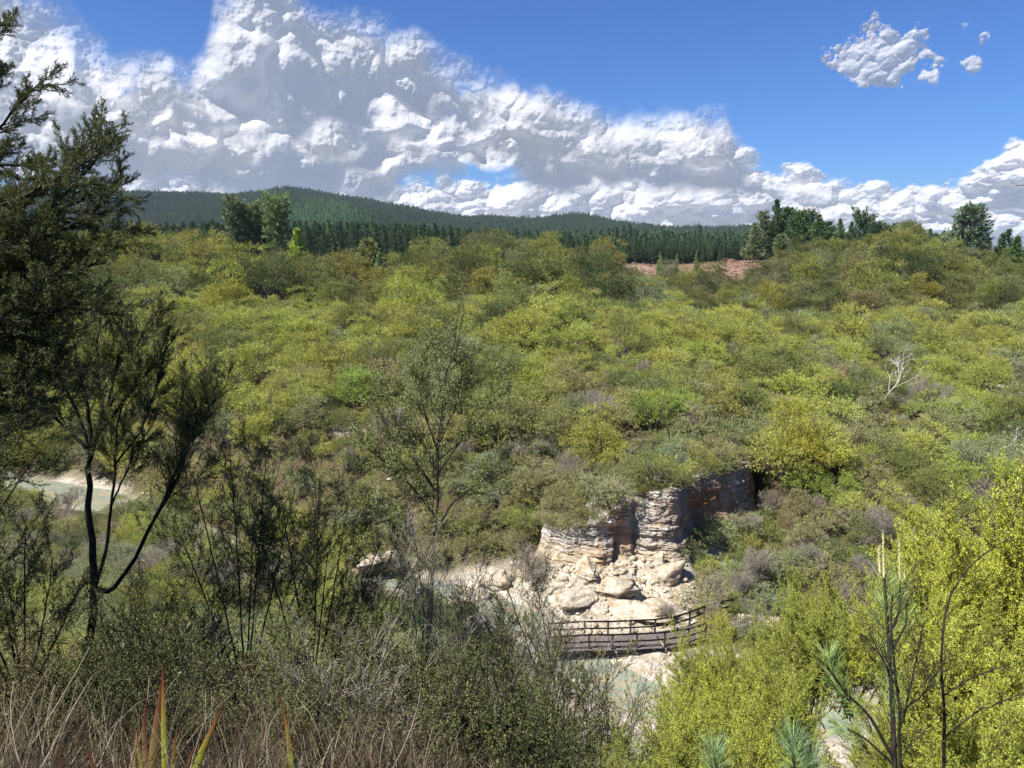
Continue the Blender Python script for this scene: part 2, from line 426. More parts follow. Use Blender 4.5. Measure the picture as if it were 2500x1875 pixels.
m_ground, t, out = material("ground")
geo = t.new('ShaderNodeNewGeometry').outputs['Position']
ap = t.new('ShaderNodeAttribute', attribute_name='pale').outputs['Fac']
ac = t.new('ShaderNodeAttribute', attribute_name='clearing').outputs['Fac']
n1 = t.noise(geo, .8, 8, .6); n2 = t.noise(geo, 6, 6, .65); n3 = t.noise(geo, .25, 4)
soil = t.ramp(t.noise(geo, 9, 10, .75), [(.36, (.018, .013, .009)), (.5, (.075, .052, .034)), (.62, (.17, .12, .08))])
grassy = t.mix(t.mapr(n1, .4, .6), soil, (.085, .085, .03))
farf = t.mapr(t.new('ShaderNodeSeparateXYZ').outputs[0], 0, 1)  # unused slot
sep = t.new('ShaderNodeSeparateXYZ'); t.put(sep.inputs[0], geo)
grassy = t.mix(t.mapr(sep.outputs[1], 320, 380), grassy, (.018, .022, .012))
pal = t.ramp(t.noise(geo, 1.3, 9, .62, .6), [(.3, (.22, .16, .10)), (.44, (.42, .35, .26)), (.58, (.54, .50, .43)), (.72, (.42, .30, .17))])
pal = t.mix(t.mapr(n2, .5, .75, 0, .5), pal, (.30, .28, .25))
sl1 = t.ramp(t.noise(geo, 1.6, 8, .75), [(.3, (.09, .05, .032)), (.5, (.24, .155, .11)), (.7, (.40, .30, .23))])
c1 = t.mix(ap, grassy, pal); c2 = t.mix(ac, c1, sl1)
wv = t.noise(geo, 2.2, 10, .68, .8)
bh = t.math('ADD', t.math('MULTIPLY', wv, 1.0), t.math('MULTIPLY', n2, .25))
principled(t, out, c2, .9, t.bump(bh, .9, .35), .15)
me = mesh_np("ground", np.stack([GX, GY, GZ], -1).reshape(-1, 3), quads=grid_quads(len(gx), len(gy)), mats=[m_ground], smooth=True,
             attrs={'pale': pale.ravel(), 'clearing': clear.ravel()})
tag(link("ground", me), "steep bushy valley with pale bare banks along the stream", None, kind='structure')

# ---- water: a ribbon following the stream
m_water, t, out = material("stream water")
geo = t.new('ShaderNodeNewGeometry').outputs['Position']
cw = t.ramp(t.noise(t.mapping(geo, (.5, .9, 1)), 1.0, 6, .6, 1.2), [(.32, (.16, .19, .15)), (.5, (.23, .25, .19)), (.6, (.30, .25, .16)), (.72, (.38, .28, .17))])
principled(t, out, cw, .12, t.bump(t.noise(geo, 5, 5, .6), .25, .05), .5)
def smooth_path(P, n):
    P = np.asarray(P, float); k = np.concatenate([[0], np.cumsum(np.linalg.norm(np.diff(P[:, :2], axis=0), axis=1))])
    tt = np.linspace(0, k[-1], n); Q = np.stack([np.interp(tt, k, P[:, i]) for i in range(P.shape[1])], 1)
    w = max(3, n // (len(P) * 2)) | 1; ker = np.hanning(w + 2)[1:-1]; ker /= ker.sum()
    for i in range(Q.shape[1]):
        Q[:, i] = np.convolve(np.pad(Q[:, i], w // 2, mode='edge'), ker, 'valid')
    return Q
SP_ = smooth_path(STREAM, 260)
tan_ = np.gradient(SP_, axis=0); tan_ /= np.linalg.norm(tan_, axis=1)[:, None]; nor = np.stack([-tan_[:, 1], tan_[:, 0]], 1)
offs = np.linspace(-1, 1, 9)
wz = .16
V = np.array([[SP_[i, 0] + nor[i, 0] * o * (water_w(SP_[i, 0]) + .5), SP_[i, 1] + nor[i, 1] * o * (water_w(SP_[i, 0]) + .5), wz] for i in range(260) for o in offs])
link("stream_water", mesh_np("stream_water", V, quads=grid_quads(260, 9), mats=[m_water], smooth=True))
tag(C.objects["stream_water"], "milky grey-green stream water between pale banks", None, kind='structure')

# ---- the layered cliff
m_rock, t, out = material("layered rock")
tc = t.new('ShaderNodeNewGeometry').outputs['Position']
sep = t.new('ShaderNodeSeparateXYZ'); t.put(sep.inputs[0], tc)
warpn = t.noise(tc, .5, 4, .6)
zz = t.math('ADD', sep.outputs[2], t.math('MULTIPLY', warpn, 1.1))
cmb = t.new('ShaderNodeCombineXYZ'); t.put(cmb.inputs[2], t.math('MULTIPLY', zz, 3.2)); t.put(cmb.inputs[0], t.math('MULTIPLY', sep.outputs[0], .12)); t.put(cmb.inputs[1], t.math('MULTIPLY', sep.outputs[1], .12))
st = t.noise(cmb.outputs[0], 1.6, 7, .7)
bands = t.ramp(st, [(.28, (.09, .07, .055)), (.38, (.20, .15, .11)), (.45, (.40, .36, .30)), (.53, (.62, .60, .56)), (.585, (.17, .13, .10)), (.64, (.42, .34, .24)), (.75, (.58, .56, .52))])
blot = t.noise(tc, .9, 7, .65, .4)
stain = t.math('MULTIPLY', t.mapr(t.noise(t.mapping(tc, (.35, .35, .22), (3, 1, 7)), 1.0, 5, .6), .42, .56), t.math('MULTIPLY', t.mapr(sep.outputs[0], 5.0, 8.5), t.mapr(sep.outputs[2], 8.2, 5.6)))
orange = t.ramp(blot, [(.35, (.30, .11, .04)), (.55, (.46, .21, .08)), (.7, (.50, .38, .27))])
c = t.mix(t.math('MULTIPLY', stain, .95), bands, orange)
c = t.mix(t.mapr(sep.outputs[2], 4.4, 3.0, 0, .75), c, t.ramp(blot, [(.3, (.30, .18, .09)), (.5, (.47, .36, .22)), (.7, (.54, .49, .41))]))
darkst = t.math('MULTIPLY', t.mapr(t.noise(t.mapping(tc, (.8, .8, .16)), 1.3, 5, .6), .5, .62), t.mapr(sep.outputs[0], 9.5, 16, .35, .65))
c = t.mix(darkst, c, (.13, .10, .085))
c = t.mix(t.math('MULTIPLY', t.mapr(t.noise(t.mapping(tc, (.5, .5, 1.2)), 1.1, 8, .65, .5), .47, .6), t.mapr(sep.outputs[2], 3.2, 4.4, 0, .6)), c, (.21, .185, .16))
hb = t.math('ADD', st, t.math('MULTIPLY', t.noise(tc, 4, 9, .7), .7))
principled(t, out, c, .9, t.bump(hb, 1.0, .22), .15)
NW, NZ = 700, 260
WP = smooth_path(WALL, NW)
wt_ = np.gradient(WP[:, :2], axis=0); wt_ /= np.linalg.norm(wt_, axis=1)[:, None]; wn = np.stack([wt_[:, 1], -wt_[:, 0]], 1)
sarc = np.concatenate([[0], np.cumsum(np.linalg.norm(np.diff(WP[:, :2], axis=0), axis=1))])
hh = np.linspace(-.12, 1.12, NZ)
SA, HH = np.meshgrid(sarc, hh, indexing='ij')
zb, zt = WP[:, 2][:, None], WP[:, 3][:, None]
ZZ = zb + (zt - zb) * np.clip(HH, -.12, 1.0)
zw = ZZ + .7 * fbm(SA / 5, ZZ / 3, octaves=4, seed=31) + .07 * SA
strata = fbm(SA / 9, zw * 1.3, octaves=5, seed=41, gain=.62, lac=2.1)
strata = np.tanh(strata * 3.5)
off = .15 * strata * (.5 + sstep(-.3, .5, fbm(SA / 3, ZZ / 3, octaves=2, seed=49))) + .75 * fbm(SA / 2.4, ZZ / 2.8, octaves=6, seed=43, gain=.55) + .12 * fbm(SA * 2, ZZ * 5, octaves=4, seed=44)
lean = .9 * (1 - np.clip(HH, 0, 1)) ** 1.6 - .15
crease = np.zeros_like(SA)
for sx, wdt, amp in ((sarc[int(NW * .33)], .35, .8), (sarc[int(NW * .58)], .4, .9)):
    crease -= amp * np.exp(-((SA - sx - .35 * (ZZ - 5)) / wdt) ** 2)
off = off + lean + crease
capb = np.clip(HH - 1.0, 0, 1) / .12
off = off - capb * 3.0
ZZ = ZZ + .25 * fbm(SA / 1.5, np.zeros_like(SA), octaves=3, seed=46) * sstep(.8, 1, HH) + capb * .25
P = np.stack([WP[:, 0][:, None] + wn[:, 0][:, None] * off, WP[:, 1][:, None] + wn[:, 1][:, None] * off, ZZ], -1)
link("cliff", mesh_np("cliff", P.reshape(-1, 3), quads=grid_quads(NW, NZ)[:, ::-1], mats=[m_rock], smooth=False))
tag(C.objects["cliff"], "layered pale rock cliff with rust-orange stains above the boardwalk", "cliff")

# ---- boulders and slabs fallen at the cliff foot
m_bould, t, out = material("pale rock")
tc = t.new('ShaderNodeNewGeometry').outputs['Position']
c = t.ramp(t.noise(tc, 1.4, 9, .65, .5), [(.3, (.20, .13, .08)), (.42, (.40, .31, .20)), (.55, (.54, .49, .40)), (.7, (.46, .33, .19))])
c = t.mix(t.mapr(t.noise(tc, 5, 6, .7), .52, .72, 0, .6), c, (.2, .17, .14))
principled(t, out, c, .9, t.bump(t.noise(tc, 3, 10, .7, .3), 1.0, .25), .15)
def rock_mesh(seed, sx, sy, sz, n=54):
    th, ph = np.meshgrid(np.linspace(0, 2 * np.pi, n), np.linspace(-np.pi / 2, np.pi / 2, n // 2), indexing='ij')
    d = np.stack([np.cos(th) * np.cos(ph), np.sin(th) * np.cos(ph), np.sin(ph)], -1)
    rg = np.random.default_rng(seed); r = np.full(th.shape, 1.5)
    for k in range(17):                                     # an angular block: cut by random planes
        nn = rg.normal(size=3); nn /= np.linalg.norm(nn); h = rg.uniform(.55, 1.0)
        dt = d @ nn; r = np.minimum(r, np.where(dt > .05, h / np.maximum(dt, .05), 9))
    r = r + .20 * fbm(d[..., 0] * 1.6, d[..., 1] * 1.6, d[..., 2] * 1.6 + seed, octaves=5, seed=seed, gain=.6) + .07 * np.tanh(3 * pnoise(d[..., 0] * .7, d[..., 1] * .7, d[..., 2] * 7, seed=seed + 5))
    P = d * r[..., None] * np.array([sx, sy, sz]); P[-1] = P[0]
    return mesh_np("boulder", P.reshape(-1, 3), quads=grid_quads(n, n // 2)[:, ::-1], mats=[m_bould], smooth=False)
rocks = [  # px, y distance, sizes, sink, label
    (1500, 51.8, 2.6, 1.5, .9, 'broad cream boulder slab at the foot of the cliff centre'),
    (1630, 53.4, 1.3, 1.0, 1.0, 'tilted white and grey rock block at the right foot of the cliff'),
    (1430, 53.6, 2.0, 1.0, .7, 'tan rock ledge jutting under the left part of the cliff'),
    (1560, 50.0, 3.0, 1.3, .8, 'low white rock shelf just behind the boardwalk railing'),
    (1400, 50.6, 2.0, 1.2, .8, 'low ochre rock mound left behind the boardwalk'),
    (1680, 51.4, 1.4, 1.1, .9, 'pale broken rock beside the boardwalk bend'),
    (1210, 55.5, 2.0, 1.4, 1.2, 'bright white sinter mound left of the cliff'),
    (1160, 54.0, 1.6, 1.2, .6, 'flat white rock slab at the stream edge left of the cliff'),
    (925, 59.0, 2.4, 1.6, 1.5, 'white sinter mound behind the grey bare shrub'),
    (1960, 45.0, 1.5, 1.1, .9, 'white rock showing below the picket fence'),
    (1610, 54.8, .5, .45, 1.2, 'slim white pinnacle standing against the cliff foot')]
for i, (px, y, sx, sy, sz, lab) in enumerate(rocks):
    # find x for this pixel column on the ground
    x = 0
    for _ in range(6):
        z = ground(x, y); dep = y * CP - (z - EYE) * SP; x = (px - 1250) / F * dep
    o = link("boulder", rock_mesh(100 + i, sx, sy, sz), loc=(x, y, z + sz * .12), rotz=i * .9)
    tag(o, lab, "boulder")

# ---- rubble over the talus and the banks: hundreds of little angular stones, one object
rr = np.random.default_rng(64); V, Q, n0 = [], [], 0
base = np.array([(math.cos(a) * math.cos(b), math.sin(a) * math.cos(b), math.sin(b)) for b in (-.9, 0, .9) for a in np.arange(6) * math.pi / 3] + [(0, 0, -1), (0, 0, 1)])
fq = [(r * 6 + k, r * 6 + (k + 1) % 6, r * 6 + 6 + (k + 1) % 6, r * 6 + 6 + k) for r in (0, 1) for k in range(6)]
ft3 = [(18, (k + 1) % 6, k) for k in range(6)] + [(19, 12 + k, 12 + (k + 1) % 6) for k in range(6)]
T3 = []
M = 2600; k = rr.integers(40, 200, M); side = rr.random(M) < .62
x = np.where(side, rr.uniform(1.5, 14, M), SP_[k, 0] + rr.normal(size=M) * 3.5)
y = np.where(side, wall_at(x, 1) - rr.random(M) ** 1.3 * 9, SP_[k, 1] + rr.normal(size=M) * 3.5)
ok = side | (dist_poly(x, y, STREAM) > water_w(x)); x, y = x[ok], y[ok]; M = len(x); z = height(x, y)
s_ = .04 + .28 * rr.random(M) ** 3.5; a = rr.uniform(0, 6.28, M)
P = base[None] * (1 + rr.normal(size=(M, 20, 1)) * .22) * s_[:, None, None] * np.stack([np.full(M, 1.2), rr.uniform(.6, 1, M), rr.uniform(.4, .8, M)], 1)[:, None]
P = np.stack([P[..., 0] * np.cos(a)[:, None] - P[..., 1] * np.sin(a)[:, None], P[..., 0] * np.sin(a)[:, None] + P[..., 1] * np.cos(a)[:, None], P[..., 2]], -1) + np.stack([x, y, z + s_ * .15], 1)[:, None]
off_ = (np.arange(M) * 20)[:, None, None]
V = [P.reshape(-1, 3)]; Q = (np.array(fq)[None] + off_).reshape(-1, 4); T3 = (np.array(ft3)[None] + off_).reshape(-1, 3)
tag(link('rubble', mesh_np('rubble', np.concatenate(V), quads=Q, tris=T3, mats=[m_bould])), 'pale stones and rubble strewn below the cliff and along the stream', None, kind='stuff')
# ================================================================ boardwalk, picket fence
def wood(name, dark, mid, light, sc=1.0):
    m, t, out = material(name)
    tc = t.new('ShaderNodeTexCoord').outputs['Object']
    n = t.noise(t.mapping(tc, (9 * sc, 9 * sc, 9 * sc)), 1.0, 7, .65)
    c = t.ramp(n, [(.3, dark), (.5, mid), (.72, light)])
    principled(t, out, c, .85, t.bump(n, .5, .01), .2); return m
m_deck = wood("weathered decking", (.05, .04, .035), (.13, .11, .10), (.27, .24, .22))
m_rail = wood("dark stained timber", (.010, .009, .008), (.022, .019, .017), (.05, .045, .04))
m_picket = wood("pale weathered pickets", (.22, .17, .12), (.42, .35, .26), (.6, .52, .42))

class MB:
    def __init__(s): s.V = []; s.Q = []; s.n = 0
    def bar(s, a, b, w, h, up=(0, 0, 1), jit=0):
        a, b = np.array(a, float), np.array(b, float); d = b - a; L = np.linalg.norm(d); d /= L
        u = np.array(up, float); sd = np.cross(d, u)
        if np.linalg.norm(sd) < 1e-4: sd = np.cross(d, (1, 0, 0))
        sd /= np.linalg.norm(sd); uu = np.cross(sd, d)
        c = min(w, h) * .12
        prof = [(-w/2+c, -h/2), (w/2-c, -h/2), (w/2, -h/2+c), (w/2, h/2-c), (w/2-c, h/2), (-w/2+c, h/2), (-w/2, h/2-c), (-w/2, -h/2+c)]
        for e in (a, b):
            for (p, q) in prof: s.V.append(e + sd * p + uu * q)
        n = s.n
        for k in range(8): s.Q.append((n + k, n + (k + 1) % 8, n + 8 + (k + 1) % 8, n + 8 + k))
        for o in (0, 8):
            s.Q += [(n+o, n+o+1, n+o+2, n+o+3), (n+o+3, n+o+4, n+o+5, n+o+6), (n+o+6, n+o+7, n+o, n+o+3)]
        s.n += 16
    def build(s, name, mat, parent=None):
        return link(name, mesh_np(name, s.V, quads=s.Q, mats=[mat]), parent)

DZ = .95   # deck height above the stream
# plan line of the deck centre: left end hidden in bushes, straight run, then a bend away uphill to the right
def xat(px, y, z):
    dep = y * CP - (z - EYE) * SP; return (px - 1250) / F * dep
BACK = [(1340, 1522), (1428, 1517), (1485, 1517), (1540, 1515), (1600, 1512), (1648, 1505), (1685, 1494), (1722, 1479), (1790, 1462)]   # tops of the back posts
FRONT = [(1388, 1550), (1448, 1553), (1497, 1548), (1556, 1545), (1622, 1542), (1677, 1556)]
def on_plane(px, py, z):
    d = ray(px, py); k = (z - EYE) / d[2]; return d * k + np.array([0, 0, EYE])
zpost = [DZ + 1.05] * 6 + [DZ + 1.15, DZ + 1.3, DZ + 1.5]
bt = [on_plane(px, py, z) for (px, py), z in zip(BACK, zpost)]
ft = [on_plane(px, py, DZ + 1.0) for px, py in FRONT[:5]]
# straighten the front line parallel to the back one: constant deck width
walk = empty("boardwalk", (float(bt[3][0]), float(bt[3][1]) - 1.2, DZ))
inv = np.array([bt[3][0], bt[3][1] - 1.2, DZ])
tag(walk, "dark timber boardwalk with plank deck and two-rail handrails below the cliff", "boardwalk")
bl = [p - inv for p in bt]
Wd = 1.75
fl = []
for i, p in enumerate(bl[:7]):
    d = bl[min(i + 1, 8)] - bl[max(i - 1, 0)]; d[2] = 0; d /= np.linalg.norm(d)
    nrm = np.array([d[1], -d[0], 0]); fl.append(p + nrm * Wd * np.array([1, 1, 0]))
deck = MB(); 
for k in range(len(bl) - 1):
    a, b = bl[k].copy(), bl[k + 1].copy(); L = np.linalg.norm((b - a)[:2]); d = (b - a); d[2] = 0; d /= np.linalg.norm(d); nrm = np.array([d[1], -d[0], 0])
    za, zb_ = zpost[k] - 1.05 - DZ, zpost[k + 1] - 1.05 - DZ
    n = max(2, int(L / .155))
    for j in range(n):
        f = (j + .5) / n; c = a + (b - a) * f; c[2] = za + (zb_ - za) * f + random.Random(k * 50 + j).uniform(-.006, .006)
        deck.bar(c - nrm * .12, c + nrm * (Wd + .12), .14, .04)
deck.build("deck", m_deck, walk)
br = MB()
for k in range(len(bl) - 1):
    a, b = bl[k].copy(), bl[k + 1].copy()
    for off_ in (.25, Wd - .25):
        d = (b - a); d[2] = 0; d /= np.linalg.norm(d); nrm = np.array([d[1], -d[0], 0])
        aa, bb = a + nrm * off_, b + nrm * off_; aa[2] = zpost[k] - 1.05 - DZ - .13; bb[2] = zpost[k + 1] - 1.05 - DZ - .13
        br.bar(aa, bb, .09, .2)
br.build("bearer", m_rail, walk)
def fence_line(pts, z0s):
    for p, z0 in zip(pts, z0s):
        m = MB(); top = p.copy(); bot = p.copy(); bot[2] = z0 - .3
        m.bar(bot, top + np.array([0, 0, .03]), .12, .12, (0, 1, 0)); m.build("post", m_rail, walk)
    for dz, w, h in ((0.0, .10, .09), (-.5, .05, .10)):
        for a, b in zip(pts[:-1], pts[1:]):
            m = MB(); m.bar(a + np.array([0, -.03, dz]), b + np.array([0, -.03, dz]), w, h); m.build("rail", m_rail, walk)
fence_line(bl, [z - 1.05 - DZ for z in zpost])
fence_line(fl[:7], [0.0] * 7)

# picket fence on the bend to the right, mostly hidden by bushes
pf = empty("picket_fence", tuple(on_plane(1870, 1530, 1.0))); O = np.array(pf.location)
tag(pf, "low pale wooden picket fence half hidden behind the green bushes", "fence")
A, B = on_plane(1800, 1530, 1.0) - O, on_plane(2015, 1548, 1.0) - O
n = 46
for j in range(n):
    m = MB(); c = A + (B - A) * (j / (n - 1)); r_ = random.Random(j)
    m.bar(c + np.array([0, 0, 0]), c + np.array([r_.uniform(-.02, .02), 0, .95 + r_.uniform(-.05, .05)]), .075, .025, (0, 1, 0)); m.build("picket", m_picket, pf)
for dz in (.25, .75):
    m = MB(); m.bar(A + np.array([0, .05, dz]), B + np.array([0, .05, dz]), .05, .08); m.build("rail", m_picket, pf)
# ================================================================ plant generators
def foliage_mat(name, trans=.35, rough=.55, vary=.35, base=None, dead=None):
    """leaf material: hue from the object's own tint property (or the instance's), with leaf-to-leaf variation"""
    m, t, out = material(name)
    if base is None:
        a = t.new('ShaderNodeAttribute', attribute_name='tint', attribute_type='INSTANCER').outputs['Color']
    else:
        rgb = t.new('ShaderNodeRGB'); rgb.outputs[0].default_value = (*base, 1); a = rgb.outputs[0]
    v = t.new('ShaderNodeAttribute', attribute_name='var').outputs['Color']     # per leaf: r hue shift, g value, b age
    sp = t.new('ShaderNodeSeparateColor'); t.put(sp.inputs[0], v)
    hsv = t.new('ShaderNodeHueSaturation'); t.put(hsv.inputs['Color'], a)
    t.put(hsv.inputs['Hue'], t.mapr(sp.outputs[0], 0, 1, .485, .515))
    t.put(hsv.inputs['Saturation'], t.mapr(sp.outputs[2], 0, 1, 1.1, .8))
    t.put(hsv.inputs['Value'], t.mapr(sp.outputs[1], 0, 1, 1 - vary, 1 + vary))
    c = hsv.outputs[0]
    if dead is not None:
        c = t.mix(t.mapr(sp.outputs[2], .86, .9), c, dead)
    b = principled(t, None, c, rough, None, .25)
    tl = t.new('ShaderNodeBsdfTranslucent'); t.put(tl.inputs[0], t.mix(1.0, c, (1.25, 1.15, .55), 'MULTIPLY'))
    mx = t.new('ShaderNodeMixShader'); mx.inputs[0].default_value = trans
    t.l.new(b.outputs[0], mx.inputs[1]); t.l.new(tl.outputs[0], mx.inputs[2]); t.l.new(mx.outputs[0], out.inputs[0])
    return m
m_leaf = foliage_mat("scrub foliage", .24, dead=(.16, .10, .05))
m_needle = foliage_mat("pine needles", .15, vary=.4)
def bark_mat(name, a, b, sc=6):
    m, t, out = material(name)
    tc = t.new('ShaderNodeTexCoord').outputs['Object']
    n = t.noise(t.mapping(tc, (sc, sc, sc * .3)), 1.5, 5, .65)
    principled(t, out, t.ramp(n, [(.35, a), (.65, b)]), .9, t.bump(n, .6, .02), .15); return m
m_bark = bark_mat("grey brown bark", (.07, .058, .046), (.22, .19, .16))
m_barkdark = bark_mat("dark bark", (.014, .012, .010), (.045, .038, .032), 18)
m_barkgrey = bark_mat("silver dead wood", (.17, .145, .12), (.38, .335, .28))
m_barkwhite = bark_mat("bleached dead wood", (.34, .31, .27), (.60, .57, .52), 3)
m_green = bark_mat("green twigs", (.10, .11, .03), (.20, .20, .06), 3)
m_twig = bark_mat("grey twigs", (.10, .085, .075), (.24, .21, .19), 3)

class Tubes:
    """collects tapering tubes along polylines, in bulk"""
    def __init__(s, sides=4): s.V = []; s.Q = []; s.n = 0; s.k = sides
    def add(s, P, r):
        P = np.asarray(P, float); n = len(P); r = np.broadcast_to(np.asarray(r, float), (n,))
        T = np.gradient(P, axis=0); T /= np.linalg.norm(T, axis=1)[:, None] + 1e-9
        ref = np.array([0, 0, 1.]) if abs(T[:, 2]).mean() < .8 else np.array([1., 0, 0])
        A = np.cross(T, ref); A /= np.linalg.norm(A, axis=1)[:, None] + 1e-9; B = np.cross(T, A)
        an = np.arange(s.k) * 2 * np.pi / s.k
        V = P[:, None] + r[:, None, None] * (np.cos(an)[None, :, None] * A[:, None] + np.sin(an)[None, :, None] * B[:, None])
        s.V.append(V.reshape(-1, 3))
        i = np.arange(n - 1)[:, None] * s.k; j = np.arange(s.k)[None]; j2 = (j + 1) % s.k
        s.Q.append(np.stack([i + j, i + j2, i + s.k + j2, i + s.k + j], -1).reshape(-1, 4) + s.n); s.n += n * s.k
    def mesh(s, name, mat, smooth=True):
        return mesh_np(name, np.concatenate(s.V), quads=np.concatenate(s.Q), mats=[mat], smooth=smooth)

def leaves(P, D, L, Wd, rng, up=.5, flat=.0):
    """rhombic leaves at P pointing along D. Returns V (4n,3)"""
    n = len(P); D = D / (np.linalg.norm(D, axis=1)[:, None] + 1e-9)
    R = rng.normal(size=(n, 3)); R[:, 2] += up * 2.2
    S = np.cross(D, R); S /= np.linalg.norm(S, axis=1)[:, None] + 1e-9
    L = np.broadcast_to(L, (n,))[:, None]; Wd = np.broadcast_to(Wd, (n,))[:, None]
    V = np.stack([P, P + D * L * .45 + S * Wd * .5, P + D * L, P + D * L * .45 - S * Wd * .5], 1)
    return V.reshape(-1, 3)

def leaf_mesh(name, V, mat, rng, clump=None, age=None):
    n = len(V) // 4
    var = rng.random((n, 3)).astype(np.float32)
    if clump is not None: var[:, 0] = .35 * var[:, 0] + .65 * clump; var[:, 1] = .5 * var[:, 1] + .5 * clump
    if age is not None: var[:, 2] = age
    Q = np.arange(n * 4).reshape(-1, 4)
    return mesh_np(name, V, quads=Q, mats=[mat], attrs={'var': np.repeat(var, 4, 0)})

def bez(a, b, c, n):
    t_ = np.linspace(0, 1, n)[:, None]
    return (1 - t_) ** 2 * a + 2 * t_ * (1 - t_) * b + t_ ** 2 * c

def unit(v): return v / (np.linalg.norm(v, axis=-1, keepdims=True) + 1e-9)

def shrub_variant(seed, R=2.4, H=3.6, pads=46, per=190, leaf=.13, lw=.045, flatness=.32, lean=0.0, twigs=150, padr=.62, dense=1.0, base_h=.12, bush=1.0):
    """multi-stemmed bush: stems rise and spread to feathery flattened pads of foliage"""
    rng = np.random.default_rng(seed)
    tb = Tubes(3)
    nst = rng.integers(4, 8); LV = []; CL = []; AG = []
    # pad centres on a bumpy dome
    cs = []
    tries = 0
    while len(cs) < pads and tries < 4000:
        tries += 1
        az = rng.uniform(0, 2 * np.pi); el = np.arcsin(rng.uniform(-.12, 1.0))
        rr = rng.uniform(.35, 1.0) ** .5 * (1 + .28 * math.sin(az * 2 + seed) + .2 * math.sin(az * 5 + 2 * seed))
        p = np.array([math.cos(az) * math.cos(el) * R * rr, math.sin(az) * math.cos(el) * R * rr, H * (base_h + (1 - base_h) * (.35 + .65 * math.sin(el)) * rr)])
        p[0] += lean * p[2]
        if all(np.linalg.norm((p - q) * np.array([1, 1, 1.7])) > padr * .75 for q in cs): cs.append(p)
    stems = []
    for k in range(nst):
        az = 2 * np.pi * k / nst + rng.uniform(-.4, .4)
        top = np.array([math.cos(az) * R * .45, math.sin(az) * R * .45, H * rng.uniform(.5, .7)]); top[0] += lean * top[2]
        base = np.array([math.cos(az) * .15, math.sin(az) * .15, -.4])
        mid = np.array([math.cos(az) * R * .12, math.sin(az) * R * .12, H * .35]) + rng.normal(size=3) * .15
        P = bez(base, mid, top, 7); stems.append(P)
        tb.add(P + rng.normal(size=P.shape) * .03, np.linspace(.075, .035, 7) * (H / 4))
    for c in cs:
        j = min(range(nst), key=lambda q: np.linalg.norm(stems[q][4] - c)); a = stems[j][rng.integers(3, 7)]
        mid = a * .5 + c * .5 + np.array([0, 0, -.12 * H]) * rng.uniform(.2, 1) + rng.normal(size=3) * .12
        tb.add(bez(a, mid, c, 5), np.linspace(.03, .012, 5) * (H / 4))
        # pad
        pr = padr * rng.uniform(.55, 1.25); n = int(per * dense * (pr / padr) ** 2)
        out_ = unit(np.array([c[0] - lean * c[2], c[1], 0.0])) * min(1, np.hypot(c[0], c[1]) / R)
        nrm = unit(np.array([out_[0] * .55, out_[1] * .55, 1.0]) + rng.normal(size=3) * .12)
        A = unit(np.cross(nrm, rng.normal(size=3))); B = np.cross(nrm, A)
        # sprays inside the pad: short twiglets carrying leaves
        ns = max(6, n // 14)
        ang = rng.uniform(0, 2 * np.pi, ns); rad = np.sqrt(rng.random(ns)) * pr
        hgt = (1 - (rad / pr) ** 2) * pr * flatness * rng.uniform(.2, 1.1, ns) - .05
        O = c + A * (np.cos(ang) * rad)[:, None] + B * (np.sin(ang) * rad)[:, None] + nrm * hgt[:, None]
        dirs = unit(A * np.cos(ang)[:, None] * .7 + B * np.sin(ang)[:, None] * .7 + nrm * rng.uniform(.15, 1.0, ns)[:, None] + out_ * .6 + rng.normal(size=(ns, 3)) * .25)
        sl = pr * rng.uniform(.35, .95, ns)
        m = 14
        tt = rng.random((ns, m))
        Pp = O[:, None] + dirs[:, None] * (tt * sl[:, None])[..., None] + rng.normal(size=(ns, m, 3)) * .028 * (leaf / .13)
        Dd = unit(dirs[:, None] * .9 + rng.normal(size=(ns, m, 3)) * .55)
        LV.append(leaves(Pp.reshape(-1, 3), Dd.reshape(-1, 3), leaf * rng.uniform(.6, 1.2, ns * m), lw * rng.uniform(.7, 1.2, ns * m), rng, up=.5))
        CL.append(np.full(ns * m, rng.random()) * .5 + np.repeat(rng.random(ns), m) * .5)
        AG.append(np.where(np.repeat(rng.random(ns), m) < .04, .95, rng.random(ns * m) * .8))
    # bare inner twigs
    ST = np.array(stems); a = ST[rng.integers(0, nst, twigs), rng.integers(2, 7, twigs)]
    d = unit(unit(a * np.array([1, 1, .2])) + rng.normal(size=(twigs, 3)) * .6 + np.array([0, 0, .35])); L = (rng.uniform(.3, .9, twigs) * R * .6)[:, None]
    b = a + d * L; add_batch(tb, np.stack([a, (a + b) / 2 + rng.normal(size=(twigs, 3)) * .06, b], 1), np.tile([.014, .009, .003], (twigs, 1)))
    crown = leaf_mesh("crown", np.concatenate(LV), m_leaf, rng, np.concatenate(CL), np.concatenate(AG))
    return crown, tb.mesh("stems", m_bark if seed % 3 else m_twig)

def add_batch(tb, P, r):
    """many tubes at once: P (m, n, 3), r (m, n)"""
    m, n = P.shape[:2]; k = tb.k
    T = np.gradient(P, axis=1); T = unit(T)
    ref = np.where((np.abs(T[:, :, 2]).mean(1) < .8)[:, None, None], np.array([0, 0, 1.]), np.array([1., 0, 0]))
    A = unit(np.cross(T, ref)); B = np.cross(T, A); an = np.arange(k) * 2 * np.pi / k
    V = P[:, :, None] + r[:, :, None, None] * (np.cos(an)[:, None] * A[:, :, None] + np.sin(an)[:, None] * B[:, :, None])
    tb.V.append(V.reshape(-1, 3))
    o = (np.arange(m) * n * k)[:, None, None]; i = (np.arange(n - 1) * k)[None, :, None]; j = np.arange(k)[None, None]; j2 = (j + 1) % k
    tb.Q.append(np.stack([o + i + j, o + i + j2, o + i + k + j2, o + i + k + j], -1).reshape(-1, 4) + tb.n); tb.n += m * n * k

